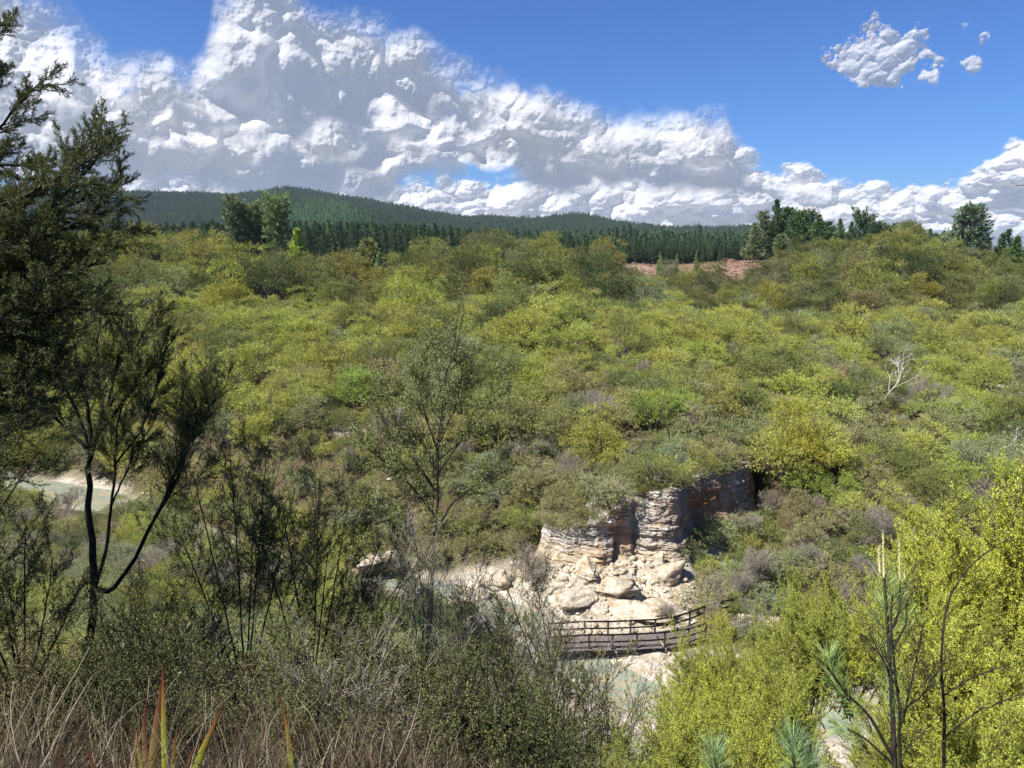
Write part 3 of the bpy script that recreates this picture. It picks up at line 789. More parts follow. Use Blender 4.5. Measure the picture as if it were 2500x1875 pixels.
def sprout(tb, lp, ld, rng, P, L, r, lvl, prm, frm=None):
    """P (m, n, 3) polylines of one level: leaves along them, then all their side shoots, level after level"""
    m, n = P.shape[:2]
    if lvl >= prm['leaf_lvl']:
        c = np.maximum(1, (L / prm['leafgap']).astype(int) + 1); who = np.repeat(np.arange(m), c); q = len(who)
        t_ = rng.uniform(.05, 1.02, q) * (n - 1); i = np.minimum(t_.astype(int), n - 2); f = (t_ - i)[:, None]
        a, b_ = P[who, i], P[who, i + 1]
        lp.append(a * (1 - f) + b_ * f); ld.append(unit(unit(b_ - a) * .8 + rng.normal(size=(q, 3)) * .6))
    if lvl >= prm['levels']: return
    k = prm['kids'][lvl]; f0 = prm['from'][lvl] if frm is None else frm
    q = f0 + (1 - f0) * ((np.arange(k)[None] + rng.random((m, k))) / k); keep = rng.random((m, k)) < .94
    x = q * (n - 1); i = np.minimum(x.astype(int), n - 2); f = (x - i)[..., None]; mm = np.arange(m)[:, None]
    a, b_ = P[mm, i], P[mm, i + 1]; S = a * (1 - f) + b_ * f; T = unit(b_ - a)
    s_ = unit(np.cross(T, rng.normal(size=(m, k, 3)))); an = prm['ang'][lvl] * rng.uniform(.7, 1.3, (m, k))[..., None]
    d = T * np.cos(an) + s_ * np.sin(an)
    l2 = L[:, None] * prm['ratio'][lvl] * rng.uniform(.6, 1.25, (m, k)) * (1.15 - .55 * q)
    r2 = np.maximum(r[:, None] * prm.get('rr', .5) * (1.1 - .4 * q), prm['rmin'])
    S, d, l2, r2 = S[keep], d[keep], l2[keep], r2[keep]
    shoot(tb, lp, ld, rng, S, d, l2, r2, lvl + 1, prm)

def shoot(tb, lp, ld, rng, S, d, L, r, lvl, prm):
    n = int(np.clip(3 + np.mean(L) * prm.get('res', 3), 3, 12)); m = len(S)
    P = np.empty((m, n, 3)); P[:, 0] = S; dd = unit(d); step = (L / (n - 1))[:, None]
    for i in range(1, n):
        dd = unit(dd + rng.normal(size=(m, 3)) * prm['wob'] + np.array([0, 0, prm['trop'] * (1 + .5 * lvl)]))
        P[:, i] = P[:, i - 1] + dd * step
    tip = np.maximum(r * prm.get('tip', .35), prm['rmin'])
    add_batch(tb, P, r[:, None] + (tip - r)[:, None] * np.linspace(0, 1, n)[None])
    sprout(tb, lp, ld, rng, P, L, r, lvl, prm)

def grow(tb, lp, ld, rng, a, d, L, r, lvl, prm):
    shoot(tb, lp, ld, rng, np.array([a], float), np.array([d], float), np.array([L], float), np.array([r], float), lvl, prm)

def grow_on(tb, lp, ld, rng, P, L, r, lvl, prm, frm=None):
    sprout(tb, lp, ld, rng, P[None], np.array([L]), np.array([r]), lvl, prm, frm)

def conifer_variant(seed, H=24, R=3.6, whorls=26, per=7, tuft=.5, n_t=9, droop=.12, start=.22, mat=None, taper=1.0, sparse=0.0, w=.16, trunk_r=.22, topround=0.0):
    rng = np.random.default_rng(seed); tb = Tubes(5); LV = []; CL = []
    P = np.stack([np.cumsum(rng.normal(size=14)) * .02 * H / 24, np.cumsum(rng.normal(size=14)) * .02 * H / 24, np.linspace(-.5, H * .99, 14)], 1)
    tb.add(P, np.linspace(trunk_r, .02, 14))
    def trunk(z): return np.array([np.interp(z, P[:, 2], P[:, 0]), np.interp(z, P[:, 2], P[:, 1]), z])
    for k in range(whorls):
        q = start + (1 - start) * (k + rng.random() * .5) / whorls; z = H * q
        env = ((1 - q) / (1 - start)) ** taper
        if topround: env = env ** (1 - topround) * (.35 + .65 * math.sin(min(1, (q - start) / (1 - start) * 1.6) * 1.57))
        L0 = R * max(env, .05)
        for j in range(per):
            if rng.random() < sparse: continue
            az = rng.uniform(0, 2 * np.pi); L = L0 * rng.uniform(.6, 1.12); a = trunk(z)
            rise = rng.uniform(.05, .45) + q * .5
            d = np.array([math.cos(az), math.sin(az), rise - droop])
            e = a + d * L; mid = a + d * L * .5 + np.array([0, 0, -.08 * L])
            B = bez(a, mid, e, 5); tb.add(B, np.linspace(.045 * L0 / R + .012, .008, 5))
            m = max(2, int(n_t * L / R + 1)); x = np.linspace(.3, 1.0, m) + rng.normal(size=m) * .03
            Q = np.stack([np.interp(x, np.linspace(0, 1, 5), B[:, c]) for c in range(3)], 1)
            side = np.array([-math.sin(az), math.cos(az), 0]); 
            off_ = (rng.uniform(-1, 1, m) * L * .28 * (1.1 - x))[:, None] * side
            Q = Q + off_
            q5 = 5
            Pp = np.repeat(Q, q5, 0) + rng.normal(size=(m * q5, 3)) * tuft * .22
            Dd = unit(np.repeat(unit(np.tile(d, (m, 1)) + off_ * .5), q5, 0) * .7 + rng.normal(size=(m * q5, 3)) * .5 + np.array([0, 0, .5]))
            LV.append(leaves(Pp, Dd, tuft * rng.uniform(.7, 1.2, m * q5), w * rng.uniform(.7, 1.2, m * q5), rng, up=.3)); CL.append(np.full(m * q5, rng.random()))
    # leader
    Pp = np.tile(trunk(H * .97), (8, 1)); Dd = unit(rng.normal(size=(8, 3)) * .3 + np.array([0, 0, 1])); LV.append(leaves(Pp, Dd, tuft * 1.3, w, rng)); CL.append(np.full(8, .6))
    return leaf_mesh("crown", np.concatenate(LV), mat or m_needle, rng, np.concatenate(CL)), tb.mesh("trunk", m_bark)

def twig_shrub(seed, R=1.4, H=1.9, mat=None, n=26, kids=(7, 6, 4), r0=.02, rmin=.0045, spread=.8, trop=.03):
    rng = np.random.default_rng(seed); tb = Tubes(3); lp, ld = [], []
    prm = dict(wob=.14, trop=trop, levels=3, leaf_lvl=9, kids=kids, ratio=(.55, .55, .5), ang=(.55, .65, .7), rmin=rmin, leafgap=9, res=2.5)
    prm['from'] = (.4, .2, .15)
    for k in range(n):
        az = rng.uniform(0, 2 * np.pi); s_ = rng.uniform(.1, 1) * spread
        grow(tb, lp, ld, rng, (rng.normal() * .1, rng.normal() * .1, -.15), (math.cos(az) * s_, math.sin(az) * s_, 1), H * rng.uniform(.55, 1.0), r0, 0, prm)
    return tb.mesh("twigs", mat or m_barkgrey)
# ================================================================ variants
import time as _time
HAZE = .00005
_t0 = _time.time()
SHRUBS = [shrub_variant(s, R=R, H=H, pads=p, per=per, leaf=lf, lw=lw, flatness=fl, padr=pr, dense=1.0)
          for s, R, H, p, per, lf, lw, fl, pr in (
    (1, 2.3, 3.6, 26, 760, .15, .055, .60, .86), (2, 2.1, 4.0, 23, 760, .14, .052, .50, .86), (3, 2.6, 3.4, 28, 700, .15, .055, .45, .90),
    (4, 1.9, 3.2, 20, 780, .13, .050, .75, .80), (5, 2.4, 4.4, 28, 700, .15, .055, .42, .88), (6, 2.2, 3.0, 24, 760, .13, .050, .70, .84),
    (7, 2.5, 3.8, 34, 640, .13, .052, .50, .78), (8, 2.0, 3.8, 20, 800, .14, .052, .50, .86))]
# rounder, finer, low bushes (for the benches round the cliff)
LOWS = [shrub_variant(s, R=R, H=H, pads=p, per=per, leaf=.10, lw=.042, flatness=.75, padr=pr, base_h=.05, twigs=220)
        for s, R, H, p, per, pr in ((21, 1.7, 1.9, 42, 330, .46), (22, 1.5, 2.2, 38, 340, .46), (23, 1.9, 2.0, 48, 330, .48), (24, 1.4, 1.7, 32, 340, .42))]
# taller kanuka trees with flat-topped clumps (ridge)
KANUKA = [shrub_variant(s, R=R, H=H, pads=p, per=per, leaf=.22, lw=.09, flatness=.55, padr=pr, base_h=.28, twigs=60)
          for s, R, H, p, per, pr in ((41, 3.1, 7.6, 30, 640, 1.22), (42, 2.8, 8.2, 26, 660, 1.22), (43, 3.4, 7.0, 32, 620, 1.28), (44, 2.6, 6.6, 22, 660, 1.18), (45, 3.2, 8.6, 32, 620, 1.22))]
PINES = [conifer_variant(61, H=22, R=4.2, whorls=30, per=6, tuft=.9, n_t=6, w=.30), conifer_variant(62, H=23.5, R=4.0, whorls=32, per=6, tuft=.9, n_t=6, w=.28),
         conifer_variant(63, H=20.5, R=4.3, whorls=27, per=6, tuft=.9, n_t=6, w=.30)]
FARP = [conifer_variant(71, H=25, R=3.7, whorls=13, per=5, tuft=2.0, n_t=3, w=.8, start=.15), conifer_variant(72, H=28, R=3.6, whorls=14, per=5, tuft=2.0, n_t=3, w=.8, start=.15),
        conifer_variant(73, H=22, R=3.8, whorls=12, per=5, tuft=2.0, n_t=3, w=.8, start=.1)]
FINE = [shrub_variant(s, R=R, H=H, pads=p, per=per, leaf=.055, lw=.022, flatness=.7, padr=pr, base_h=.08, twigs=260)
        for s, R, H, p, per, pr in ((51, 1.5, 2.1, 40, 900, .46), (52, 1.7, 2.6, 44, 900, .48), (53, 1.4, 2.4, 36, 950, .45))]
DEADS = [twig_shrub(81, H=1.7), twig_shrub(82, H=1.5, spread=1.2, trop=-.01), twig_shrub(83, H=2.0, n=20, spread=1.0)]
print("variants", _time.time() - _t0)

def merged(name, parts):
    V, Q, T, mi, mats, var = [], [], [], [], [], []; n = 0
    for k, me in enumerate(parts):
        co = np.empty(len(me.vertices) * 3, np.float32); me.vertices.foreach_get("co", co); V.append(co.reshape(-1, 3))
        li = np.empty(len(me.loops), np.int32); me.loops.foreach_get("vertex_index", li)
        Q.append(li.reshape(-1, 4) + n); mi.append(np.full(len(li) // 4, k)); mats.append(me.materials[0])
        a = me.attributes.get('var')
        if a:
            c = np.empty(len(me.vertices) * 4, np.float32); a.data.foreach_get("color", c); var.append(c.reshape(-1, 4)[:, :3])
        else: var.append(np.zeros((len(me.vertices), 3), np.float32))
        n += len(me.vertices)
    return mesh_np(name, np.concatenate(V), quads=np.concatenate(Q), mats=mats, attrs={'var': np.concatenate(var)}, mat_index=np.concatenate(mi))

def scatter_stuff(name, meshes, pts, rot, sc, idx, tint, label):
    """one object of stuff: a point cloud mesh whose geometry nodes set the plants down"""
    col = bpy.data.collections.new(name + " kinds")
    for i, me in enumerate(meshes):
        col.objects.link(bpy.data.objects.new("%s kind %02d" % (name, i), me))
    me = bpy.data.meshes.new(name); me.vertices.add(len(pts)); me.vertices.foreach_set("co", np.asarray(pts, np.float32).ravel())
    for nm, typ, arr, key in (('rotz', 'FLOAT', rot, 'value'), ('size', 'FLOAT_VECTOR', sc, 'vector'), ('kindno', 'INT', idx, 'value'),
                              ('tint', 'FLOAT_COLOR', np.concatenate([tint, np.ones((len(tint), 1))], 1), 'color')):
        a = me.attributes.new(nm, typ, 'POINT'); a.data.foreach_set(key, np.asarray(arr, np.int32 if typ == 'INT' else np.float32).ravel())
    o = link(name, me)
    g = bpy.data.node_groups.new(name, 'GeometryNodeTree')
    g.interface.new_socket('Geometry', in_out='INPUT', socket_type='NodeSocketGeometry'); g.interface.new_socket('Geometry', in_out='OUTPUT', socket_type='NodeSocketGeometry')
    N, L = g.nodes, g.links
    gi, go = N.new('NodeGroupInput'), N.new('NodeGroupOutput')
    ci = N.new('GeometryNodeCollectionInfo'); ci.inputs[0].default_value = col; ci.inputs['Separate Children'].default_value = True; ci.inputs['Reset Children'].default_value = True
    ip = N.new('GeometryNodeInstanceOnPoints'); ip.inputs['Pick Instance'].default_value = True
    def named(nm, dt):
        q = N.new('GeometryNodeInputNamedAttribute'); q.data_type = dt; q.inputs[0].default_value = nm; return q.outputs[0]
    cx = N.new('ShaderNodeCombineXYZ'); L.new(named('rotz', 'FLOAT'), cx.inputs[2])
    m2p = N.new('GeometryNodeMeshToPoints')
    L.new(gi.outputs[0], m2p.inputs[0]); L.new(m2p.outputs[0], ip.inputs['Points']); L.new(ci.outputs[0], ip.inputs['Instance'])
    L.new(named('kindno', 'INT'), ip.inputs['Instance Index']); L.new(cx.outputs[0], ip.inputs['Rotation']); L.new(named('size', 'FLOAT_VECTOR'), ip.inputs['Scale'])
    L.new(ip.outputs[0], go.inputs[0])
    md = o.modifiers.new("plants", 'NODES'); md.node_group = g
    tag(o, label, None, kind='stuff'); return o

TINTS = {  # name: albedo
    'yellow-green': (.305, .33, .072), 'golden olive': (.30, .295, .066), 'olive green': (.19, .21, .062), 'brownish olive': (.26, .255, .11),
    'grey-green': (.23, .26, .13), 'dark green': (.10, .13, .042), 'bright green': (.25, .32, .06), 'tan': (.34, .28, .15)}
TN = list(TINTS); TV = np.array([TINTS[k] for k in TN])

def in_frame(x, y, z, pad=60):
    px, py, d = to_px(np.array([x, y, z])); return -pad < px < 2500 + pad and -pad < py < 1875 + pad

rng = np.random.default_rng(2024)
plants = []     # x, y, z, kind, variant, scale, rot, tint index
cell = {}
def free(x, y, r, k=.8):
    ci, cj = int(x // 6), int(y // 6)
    for a in (-1, 0, 1):
        for b in (-1, 0, 1):
            for (qx, qy, qr) in cell.get((ci + a, cj + b), ()):
                if (qx - x) ** 2 + (qy - y) ** 2 < ((qr + r) * k) ** 2: return False
    return True
def occupy(x, y, r): cell.setdefault((int(x // 6), int(y // 6)), []).append((x, y, r))

# near bank: nothing may rise above this line of sight (keeps the stream, pool and boardwalk in view)
NBX = [-100, 80, 105, 260, 300, 480, 620, 850, 885, 960, 1000, 1120, 1150, 1230, 1300, 1480, 1540, 1640, 1700, 1850, 1930, 2020, 2080, 2150, 2500, 2700]
NBY = [1180, 1190, 1258, 1258, 1170, 1220, 1290, 1350, 1450, 1450, 1400, 1420, 1560, 1680, 1760, 1760, 1640, 1540, 1500, 1490, 1570, 1570, 1460, 1400, 1350, 1350]

N = 60000
yy = 14 + (240 - 14) * rng.random(N) ** .8; tx = rng.uniform(-.80, .80, N); xx = tx * (yy + 6)
zz = height(xx, yy); dss = dist_poly(xx, yy, STREAM); syy = stream_y(xx)
nz = fbm(xx / 14, yy / 14, octaves=3, seed=77); nz2 = fbm(xx / 5, yy / 5, octaves=2, seed=78)
clr = np.zeros(N)
for cx, cy_, rx, ry in CLEAR: clr = np.maximum(clr, 1 - sstep(.85, 1.1, np.hypot((xx - cx) / rx, (yy - cy_) / ry) + .2 * nz2))
pxs, pys, _ = to_px(np.stack([xx, yy, zz], -1))
PALE_SPOTS = []
for px_, py_, r_ in ((2475, 950, 4), (2250, 960, 2.2), (1400, 905, 1.6)):
    for q in np.arange(60, 240, .5):
        p = at(px_, py_, q)
        if p[2] < ground(p[0], p[1]): PALE_SPOTS.append((p[0], p[1], r_)); break
for i in range(N):
    x, y, z = xx[i], yy[i], zz[i]
    near = y < syy[i]
    if dss[i] < pale_w(x) + (1.6 if near else 1.2) + .8 * nz2[i] + (4 if near and 1 < x < 10 else 0): continue
    if clr[i] > .5 or (y > 184 and 1520 < pxs[i] < 1860 + 40 * nz[i]): continue
    if any((x - a) ** 2 + (y - b) ** 2 < r * r for a, b, r in PALE_SPOTS): continue
    wy = float(wall_at(x, 1))
    low = False
    if 0.8 < x < 24 and wy - 10 < y < wy + 12:
        if y < wy + 1.0:
            if not (x > 14.5 or (x > 13.2 and y < 51.5)): continue
            low = True
            if y > wy - 1.2: continue
        else: low = y < wy + 9
    if y < 50 and not near and x < 14.5: low = True
    if y < 75 and not near and dss[i] < 14: low = True
    if near:
        kind = 'fine'
    elif low: kind = 'low'
    elif y > 138 + 10 * nz[i] and not (y > 205 and pxs[i] > 1450 and pxs[i] < 1950): kind = 'kanuka'
    else: kind = 'shrub' if rng.random() < .93 else 'low'
    sc = {'fine': rng.uniform(.7, 1.25), 'low': rng.uniform(.75, 1.25), 'shrub': rng.uniform(.65, 1.4), 'kanuka': rng.uniform(.7, 1.3)}[kind]
    if kind == 'shrub' and rng.random() < .10: sc *= rng.uniform(1.2, 1.5)
    if kind == 'shrub' and not near and y < 62: sc *= .75
    r = {'fine': 1.3, 'low': 1.35, 'shrub': 1.75, 'kanuka': 2.5}[kind] * sc
    if kind == 'kanuka' and y > 200: sc *= .7
    if kind == 'kanuka' and 1480 < pxs[i] < 1950 and y > 140: sc *= .72
    if not near and kind == 'shrub' and nz2[i] < -.24: continue
    if not free(x, y, r, .96 if kind == 'kanuka' else .86): continue
    if near:
        px, py, _d = to_px(np.array([x, y, z + 2.4 * sc]))
        if py < np.interp(px, NBX, NBY):
            sc *= .6; px, py, _d = to_px(np.array([x, y, z + 2.4 * sc]))
            if py < np.interp(px, NBX, NBY): continue
    occupy(x, y, r)
    if not in_frame(x, y, z + 2, 260): continue
    q = nz[i] + rng.normal() * .28
    px = pxs[i]
    if kind == 'kanuka':
        w = {'olive green': 3 + 3 * q, 'golden olive': .5 + (1.5 if px < 700 else 0), 'dark green': 1.4, 'brownish olive': .4, 'yellow-green': .5 + max(0, 2 * q) + (1.0 if px < 900 else 0), 'grey-green': .5}
    elif near:
        w = {'olive green': 2.5, 'brownish olive': 1.6, 'grey-green': 1, 'yellow-green': 1.2 + (5 if px > 1500 else 0), 'dark green': .8 if px < 1400 else .2, 'bright green': .02 + (3 if px > 1500 else 0), 'golden olive': .3}
    elif kind == 'low':
        w = {'brownish olive': 3, 'grey-green': 1.6, 'olive green': 2.2, 'yellow-green': .8, 'golden olive': .6, 'tan': .25}
    elif y < 80:
        w = {'yellow-green': 1.6 + 2 * q, 'olive green': 2.6, 'brownish olive': 1.3, 'grey-green': 1.4, 'golden olive': .7, 'dark green': .5, 'bright green': .5, 'tan': .12}
    else:
        w = {'yellow-green': 5 + 4 * q, 'olive green': 2.6, 'golden olive': .5, 'grey-green': .5, 'brownish olive': .3, 'dark green': .5, 'bright green': .15, 'tan': .03}
    ks = list(w); ww = np.array([max(.02, w[k]) for k in ks]); ti = TN.index(ks[rng.choice(len(ks), p=ww / ww.sum())])
    nv = {'fine': len(FINE), 'low': len(LOWS), 'shrub': len(SHRUBS), 'kanuka': len(KANUKA)}[kind]
    tj = TV[ti] * 1.12 * rng.uniform(.85, 1.1) * np.array([rng.uniform(.93, 1.07), 1, rng.uniform(.85, 1.15)])
    if kind == 'kanuka': tj = tj * (.74 if px > 850 else .9)
    plants.append((x, y, z - .15, kind, int(rng.integers(nv)), sc, rng.uniform(0, 6.28), ti, tj, near))
for k in range(17):                                          # bushes overhanging the lip of the cliff
    x = 2.6 + 1.2 * k + rng.normal() * .2; wy = float(wall_at(x, 1)); ti = TN.index(['brownish olive', 'olive green', 'grey-green'][rng.choice(3, p=(.5, .3, .2))])
    plants.append((x, wy + .75 + .3 * rng.random(), float(wall_at(x, 3)) - .35, 'low', int(rng.integers(4)), rng.uniform(.45, .8), rng.uniform(0, 6.28), ti, TV[ti] * 1.05, False))
for x, y in ((-4.6, 60.5), (-3.2, 58.6), (-2.0, 60.8), (-1.0, 58.4), (.2, 60.0), (.7, 57.6), (1.5, 59.0), (1.2, 61.5), (-2.6, 62.5), (2.0, 62.5), (.1, 62.8)):
    ti = TN.index(['brownish olive', 'olive green', 'grey-green'][rng.choice(3)]); plants.append((x, y, ground(x, y) - .15, 'low', int(rng.integers(4)), rng.uniform(.7, 1.05), rng.uniform(0, 6.28), ti, TV[ti], False))
print("plants", len(plants), {k: sum(p[3] == k for p in plants) for k in ('fine', 'low', 'shrub', 'kanuka')})

ORD = ['first', 'second', 'third', 'fourth', 'fifth', 'sixth', 'seventh', 'eighth', 'ninth', 'tenth', 'eleventh', 'twelfth', 'thirteenth', 'fourteenth', 'fifteenth', 'sixteenth',
       'seventeenth', 'eighteenth', 'nineteenth', 'twentieth', 'twenty-first', 'twenty-second', 'twenty-third', 'twenty-fourth', 'twenty-fifth', 'twenty-sixth', 'twenty-seventh', 'twenty-eighth', 'twenty-ninth', 'thirtieth']
ORD += ['thirty-' + o for o in ORD[:9]] + ['fortieth'] + ['forty-' + o for o in ORD[:9]] + ['fiftieth'] + ['fifty-' + o for o in ORD[:9]]

def zone_of(p, px, py):
    x, y, kind, near = p[0], p[1], p[3], p[9]
    if near:
        if px > 1500: return 'below the boardwalk on the near bank' if px < 2000 else 'under the bright right-hand bushes'
        return 'on the near bank under the forked tree' if px < 700 else 'on the near bank before the stream'
    if kind == 'kanuka':
        if py < 700: return 'on the left of the ridge crest' if px < 800 else ('in the middle of the ridge crest' if px < 1500 else 'on the right of the ridge crest')
        return 'below the left end of the ridge' if px < 1000 else ('below the ridge crest in the centre' if px < 1650 else 'below the right-hand pine stand')
    if 1.5 < x < 24 and y > wall_at(x, 1) and y < wall_at(x, 1) + 8: return 'growing on top of the cliff'
    if 13 < x < 26 and y < wall_at(x, 1) + 2: return 'between the cliff and the boardwalk bend'
    if px < 500: return 'on the far left slope beyond the pool' if py > 1000 else 'high on the far left slope'
    if px < 1330: return 'beside the stream left of the cliff' if py > 1200 else ('on the mid slope left of the cliff' if py > 1000 else 'high on the slope left of centre')
    if px < 1900: return 'on the slope just above the cliff' if py > 900 else 'high on the slope above the cliff'
    return 'in the gully right of the cliff' if py > 1100 else 'high on the far right slope'

def place_group(sel, lib, name, part_names, cat, noun, group):
    groups = {}
    items = []
    for p in sel:
        px, py, _ = to_px(np.array([p[0], p[1], p[2] + 1.5])); z = zone_of(p, px, py)
        size = ''
        items.append((p, px, py, z)); groups.setdefault((p[7], z), []).append((px, id(p)))
    rank = {}
    for k, v in groups.items():
        v.sort()
        for j, (a, b) in enumerate(v): rank[b] = (j, len(v))
    for p, px, py, z in items:
        j, n = rank[id(p)]
        o = empty(name, (p[0], p[1], p[2]), p[6], (p[5] * 1.0, p[5], p[5] * p[10] if len(p) > 10 else p[5]))
        lab = TN[p[7]] + ' ' + noun + ' ' + z + (', the only such one' if n == 1 else ', ' + ORD[j] + ' such from left')
        tag(o, lab, cat, group)
        c, s = lib[p[3]][p[4]]
        cr = link(part_names[0], c, o); cr["tint"] = [float(v) for v in p[8]]
        link(part_names[1], s, o)

LIB = {'fine': FINE, 'low': LOWS, 'shrub': SHRUBS, 'kanuka': KANUKA}
def vis_size(p):
    px, py, d = to_px(np.array([p[0], p[1], p[2] + 1.5]))
    if not (-30 < px < 2530 and -30 < py < 1900): return 0
    if p[9] and py > 1750: return 0
    return {'fine': 1.7, 'low': 1.6, 'shrub': 2.3, 'kanuka': 3.2}[p[3]] * p[5] / d
bushes = sorted([p for p in plants if p[3] != 'kanuka'], key=vis_size, reverse=True)
trees_ = sorted([p for p in plants if p[3] == 'kanuka'], key=vis_size, reverse=True)
NB, NK = 290, 200
place_group(bushes[:NB], LIB, 'shrub', ('foliage', 'stems'), 'bush', 'bush', 'bushes covering the valley sides')
place_group(trees_[:NK], LIB, 'kanuka_tree', ('crown', 'trunk'), 'tree', 'tree', 'broad trees along the ridge')

def stuff_from(lst, kinds, name, label):
    meshes = []; off_ = {}
    for k in kinds:
        off_[k] = len(meshes)
        meshes += [merged(name + k + str(i), v) for i, v in enumerate(LIB[k])]
    scatter_stuff(name, meshes, [(p[0], p[1], p[2]) for p in lst], [p[6] for p in lst], [(p[5],) * 3 for p in lst], [off_[p[3]] + p[4] for p in lst], np.array([p[8] for p in lst]), label)
stuff_from(bushes[NB:], ('shrub', 'low', 'fine'), 'scrub', 'dense mass of smaller yellow-green and olive scrub over the far slope')
stuff_from(trees_[NK:], ('kanuka',), 'ridge_woodland', 'further olive green treetops filling the ridge behind the nearer trees')

# grey dead twiggy bushes between the green ones
dl = []
for k in range(420):
    y = 48 + 100 * rng.random() ** 1.3; x = rng.uniform(-.72, .72) * y; 
    if dist_poly(np.array([x]), np.array([y]), STREAM)[0] < 6 or (1 < x < 20 and abs(y - wall_at(x, 1)) < 6): continue
    z = ground(x, y); dl.append((x, y, z + rng.uniform(0, 1.1), int(rng.integers(3)), rng.uniform(.7, 1.3), rng.uniform(0, 6.28)))
def one(name, me, x, y, z, rot, sc, label, cat, group=None, part='twigs'):
    o = empty(name, (x, y, z), rot, sc); tag(o, label, cat, group); link(part, me, o); return o
for k, (px, py0, sc, lab) in enumerate([(230, 1155, 1.6, 'wide silvery leafless bush behind the pool, left of the forked trunk'), (400, 1160, 1.5, 'silvery leafless bush behind the pool, right of the forked trunk'),
        (480, 960, 1.3, 'small pale leafless bush on the far left slope'), (950, 1070, 1.6, 'grey leafless bush left of the slim centre tree'), (1290, 1420, 1.3, 'purplish bare bush against the left corner of the cliff'),
        (2130, 1330, 1.5, 'grey bare twiggy bush in the right-hand gully'), (1850, 1420, 1.3, 'grey bare bush behind the boardwalk bend'), (2420, 1230, 1.5, 'grey leafless bush above the bright right-hand bushes'),
        (2270, 1010, 1.8, 'dark grey tangled dead bush under the white dead trees'), (1480, 1040, 1.5, 'pale twiggy dead bush on the slope above the cliff')]):
    for q in np.arange(40, 240, .4):
        p = at(px, py0, q)
        if p[2] < ground(p[0], p[1]) + .8: break
    one('dead_bush', DEADS[k % 3], p[0], p[1], ground(p[0], p[1]) + .6, k * 1.3, sc * 1.25, lab, 'dead bush', 'grey leafless bushes on the far slope')
scatter_stuff('dead_scrub', DEADS, [d[:3] for d in dl], [d[5] for d in dl], [(d[4],) * 3 for d in dl], [d[3] for d in dl], np.tile([.3, .28, .26], (len(dl), 1)), 'grey leafless twigs showing between the bushes of the far slope')

# ---- plantation pines
rp = np.random.default_rng(5)
def hidden_rows():
    pts = []
    for y in np.arange(352, 640, 4.6):
        for x in np.arange(-.80 * y, .34 * y, 3.5):
            pts.append((x + rp.normal() * .5, y + rp.normal() * .6 + 14 * math.sin(x / 60) * (y < 420)))
    return np.array(pts)
pp = hidden_rows()
front = 372 + 14 * np.sin(pp[:, 0] / 70) + np.where(pp[:, 0] > 60, 30, 0)
pp = pp[pp[:, 1] > front]
pz = height(pp[:, 0], pp[:, 1])
PT = np.array([(.065, .115, .05), (.08, .135, .055), (.055, .10, .048), (.095, .15, .055)])
order = np.argsort((pp[:, 1] - (372 + 14 * np.sin(pp[:, 0] / 70) + np.where(pp[:, 0] > 60, 30, 0))) + 400 * (np.abs(pp[:, 0] + .02 * pp[:, 1]) > .60 * pp[:, 1]))
NP = 260
for k in order[:NP]:
    j = int(rp.integers(3)); o = empty('pine_tree', (pp[k, 0], pp[k, 1], pz[k]), rp.uniform(0, 6.28), rp.uniform(.78, 1.08) * (.88 - .27 * float(sstep(-70, 40, pp[k, 0]))))
    tag(o, 'tall dark green pine in the front rows of the plantation edge', 'pine tree', 'pines along the front edge of the plantation')
    c = link('crown', PINES[j][0], o); c["tint"] = [float(v) for v in PT[int(rp.integers(4))]]; link('trunk', PINES[j][1], o)
rest = order[NP:]; n = len(rest)
pm = [merged('pine kind', v) for v in PINES]
scatter_stuff('pine_plantation', pm, np.stack([pp[rest, 0], pp[rest, 1], pz[rest]], 1), rp.uniform(0, 6.28, n), np.repeat((rp.uniform(.78, 1.1, n) * (.88 - .27 * sstep(-70, 40, pp[rest, 0])))[:, None], 3, 1), rp.integers(0, 3, n), PT[rp.integers(0, 4, n)],
              'dense dark green pine plantation on the flat beyond the ridge')
pts = []
for y in np.concatenate([np.arange(640, 1200, 8), np.arange(1200, 2560, 8.5)]):
    xs = np.arange(-.78 * y, .62 * y, 6.6); pts.append(np.stack([xs + rp.normal(size=len(xs)) * 1.3, y + rp.normal(size=len(xs)) * 2.2], 1))
fp = np.concatenate(pts); fz = height(fp[:, 0], fp[:, 1]); n = len(fp); print("far pines", n)
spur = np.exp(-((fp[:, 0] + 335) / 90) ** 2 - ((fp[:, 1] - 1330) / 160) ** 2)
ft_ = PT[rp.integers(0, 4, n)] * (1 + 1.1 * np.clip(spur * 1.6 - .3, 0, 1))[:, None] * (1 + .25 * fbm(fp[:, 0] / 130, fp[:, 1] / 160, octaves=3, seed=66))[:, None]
fm = [merged('far pine kind', v) for v in FARP]
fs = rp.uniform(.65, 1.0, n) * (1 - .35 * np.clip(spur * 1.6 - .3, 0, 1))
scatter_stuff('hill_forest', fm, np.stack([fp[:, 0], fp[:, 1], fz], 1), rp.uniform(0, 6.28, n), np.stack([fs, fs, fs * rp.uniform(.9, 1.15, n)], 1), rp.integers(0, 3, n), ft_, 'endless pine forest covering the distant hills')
print("scatter", _time.time() - _t0)

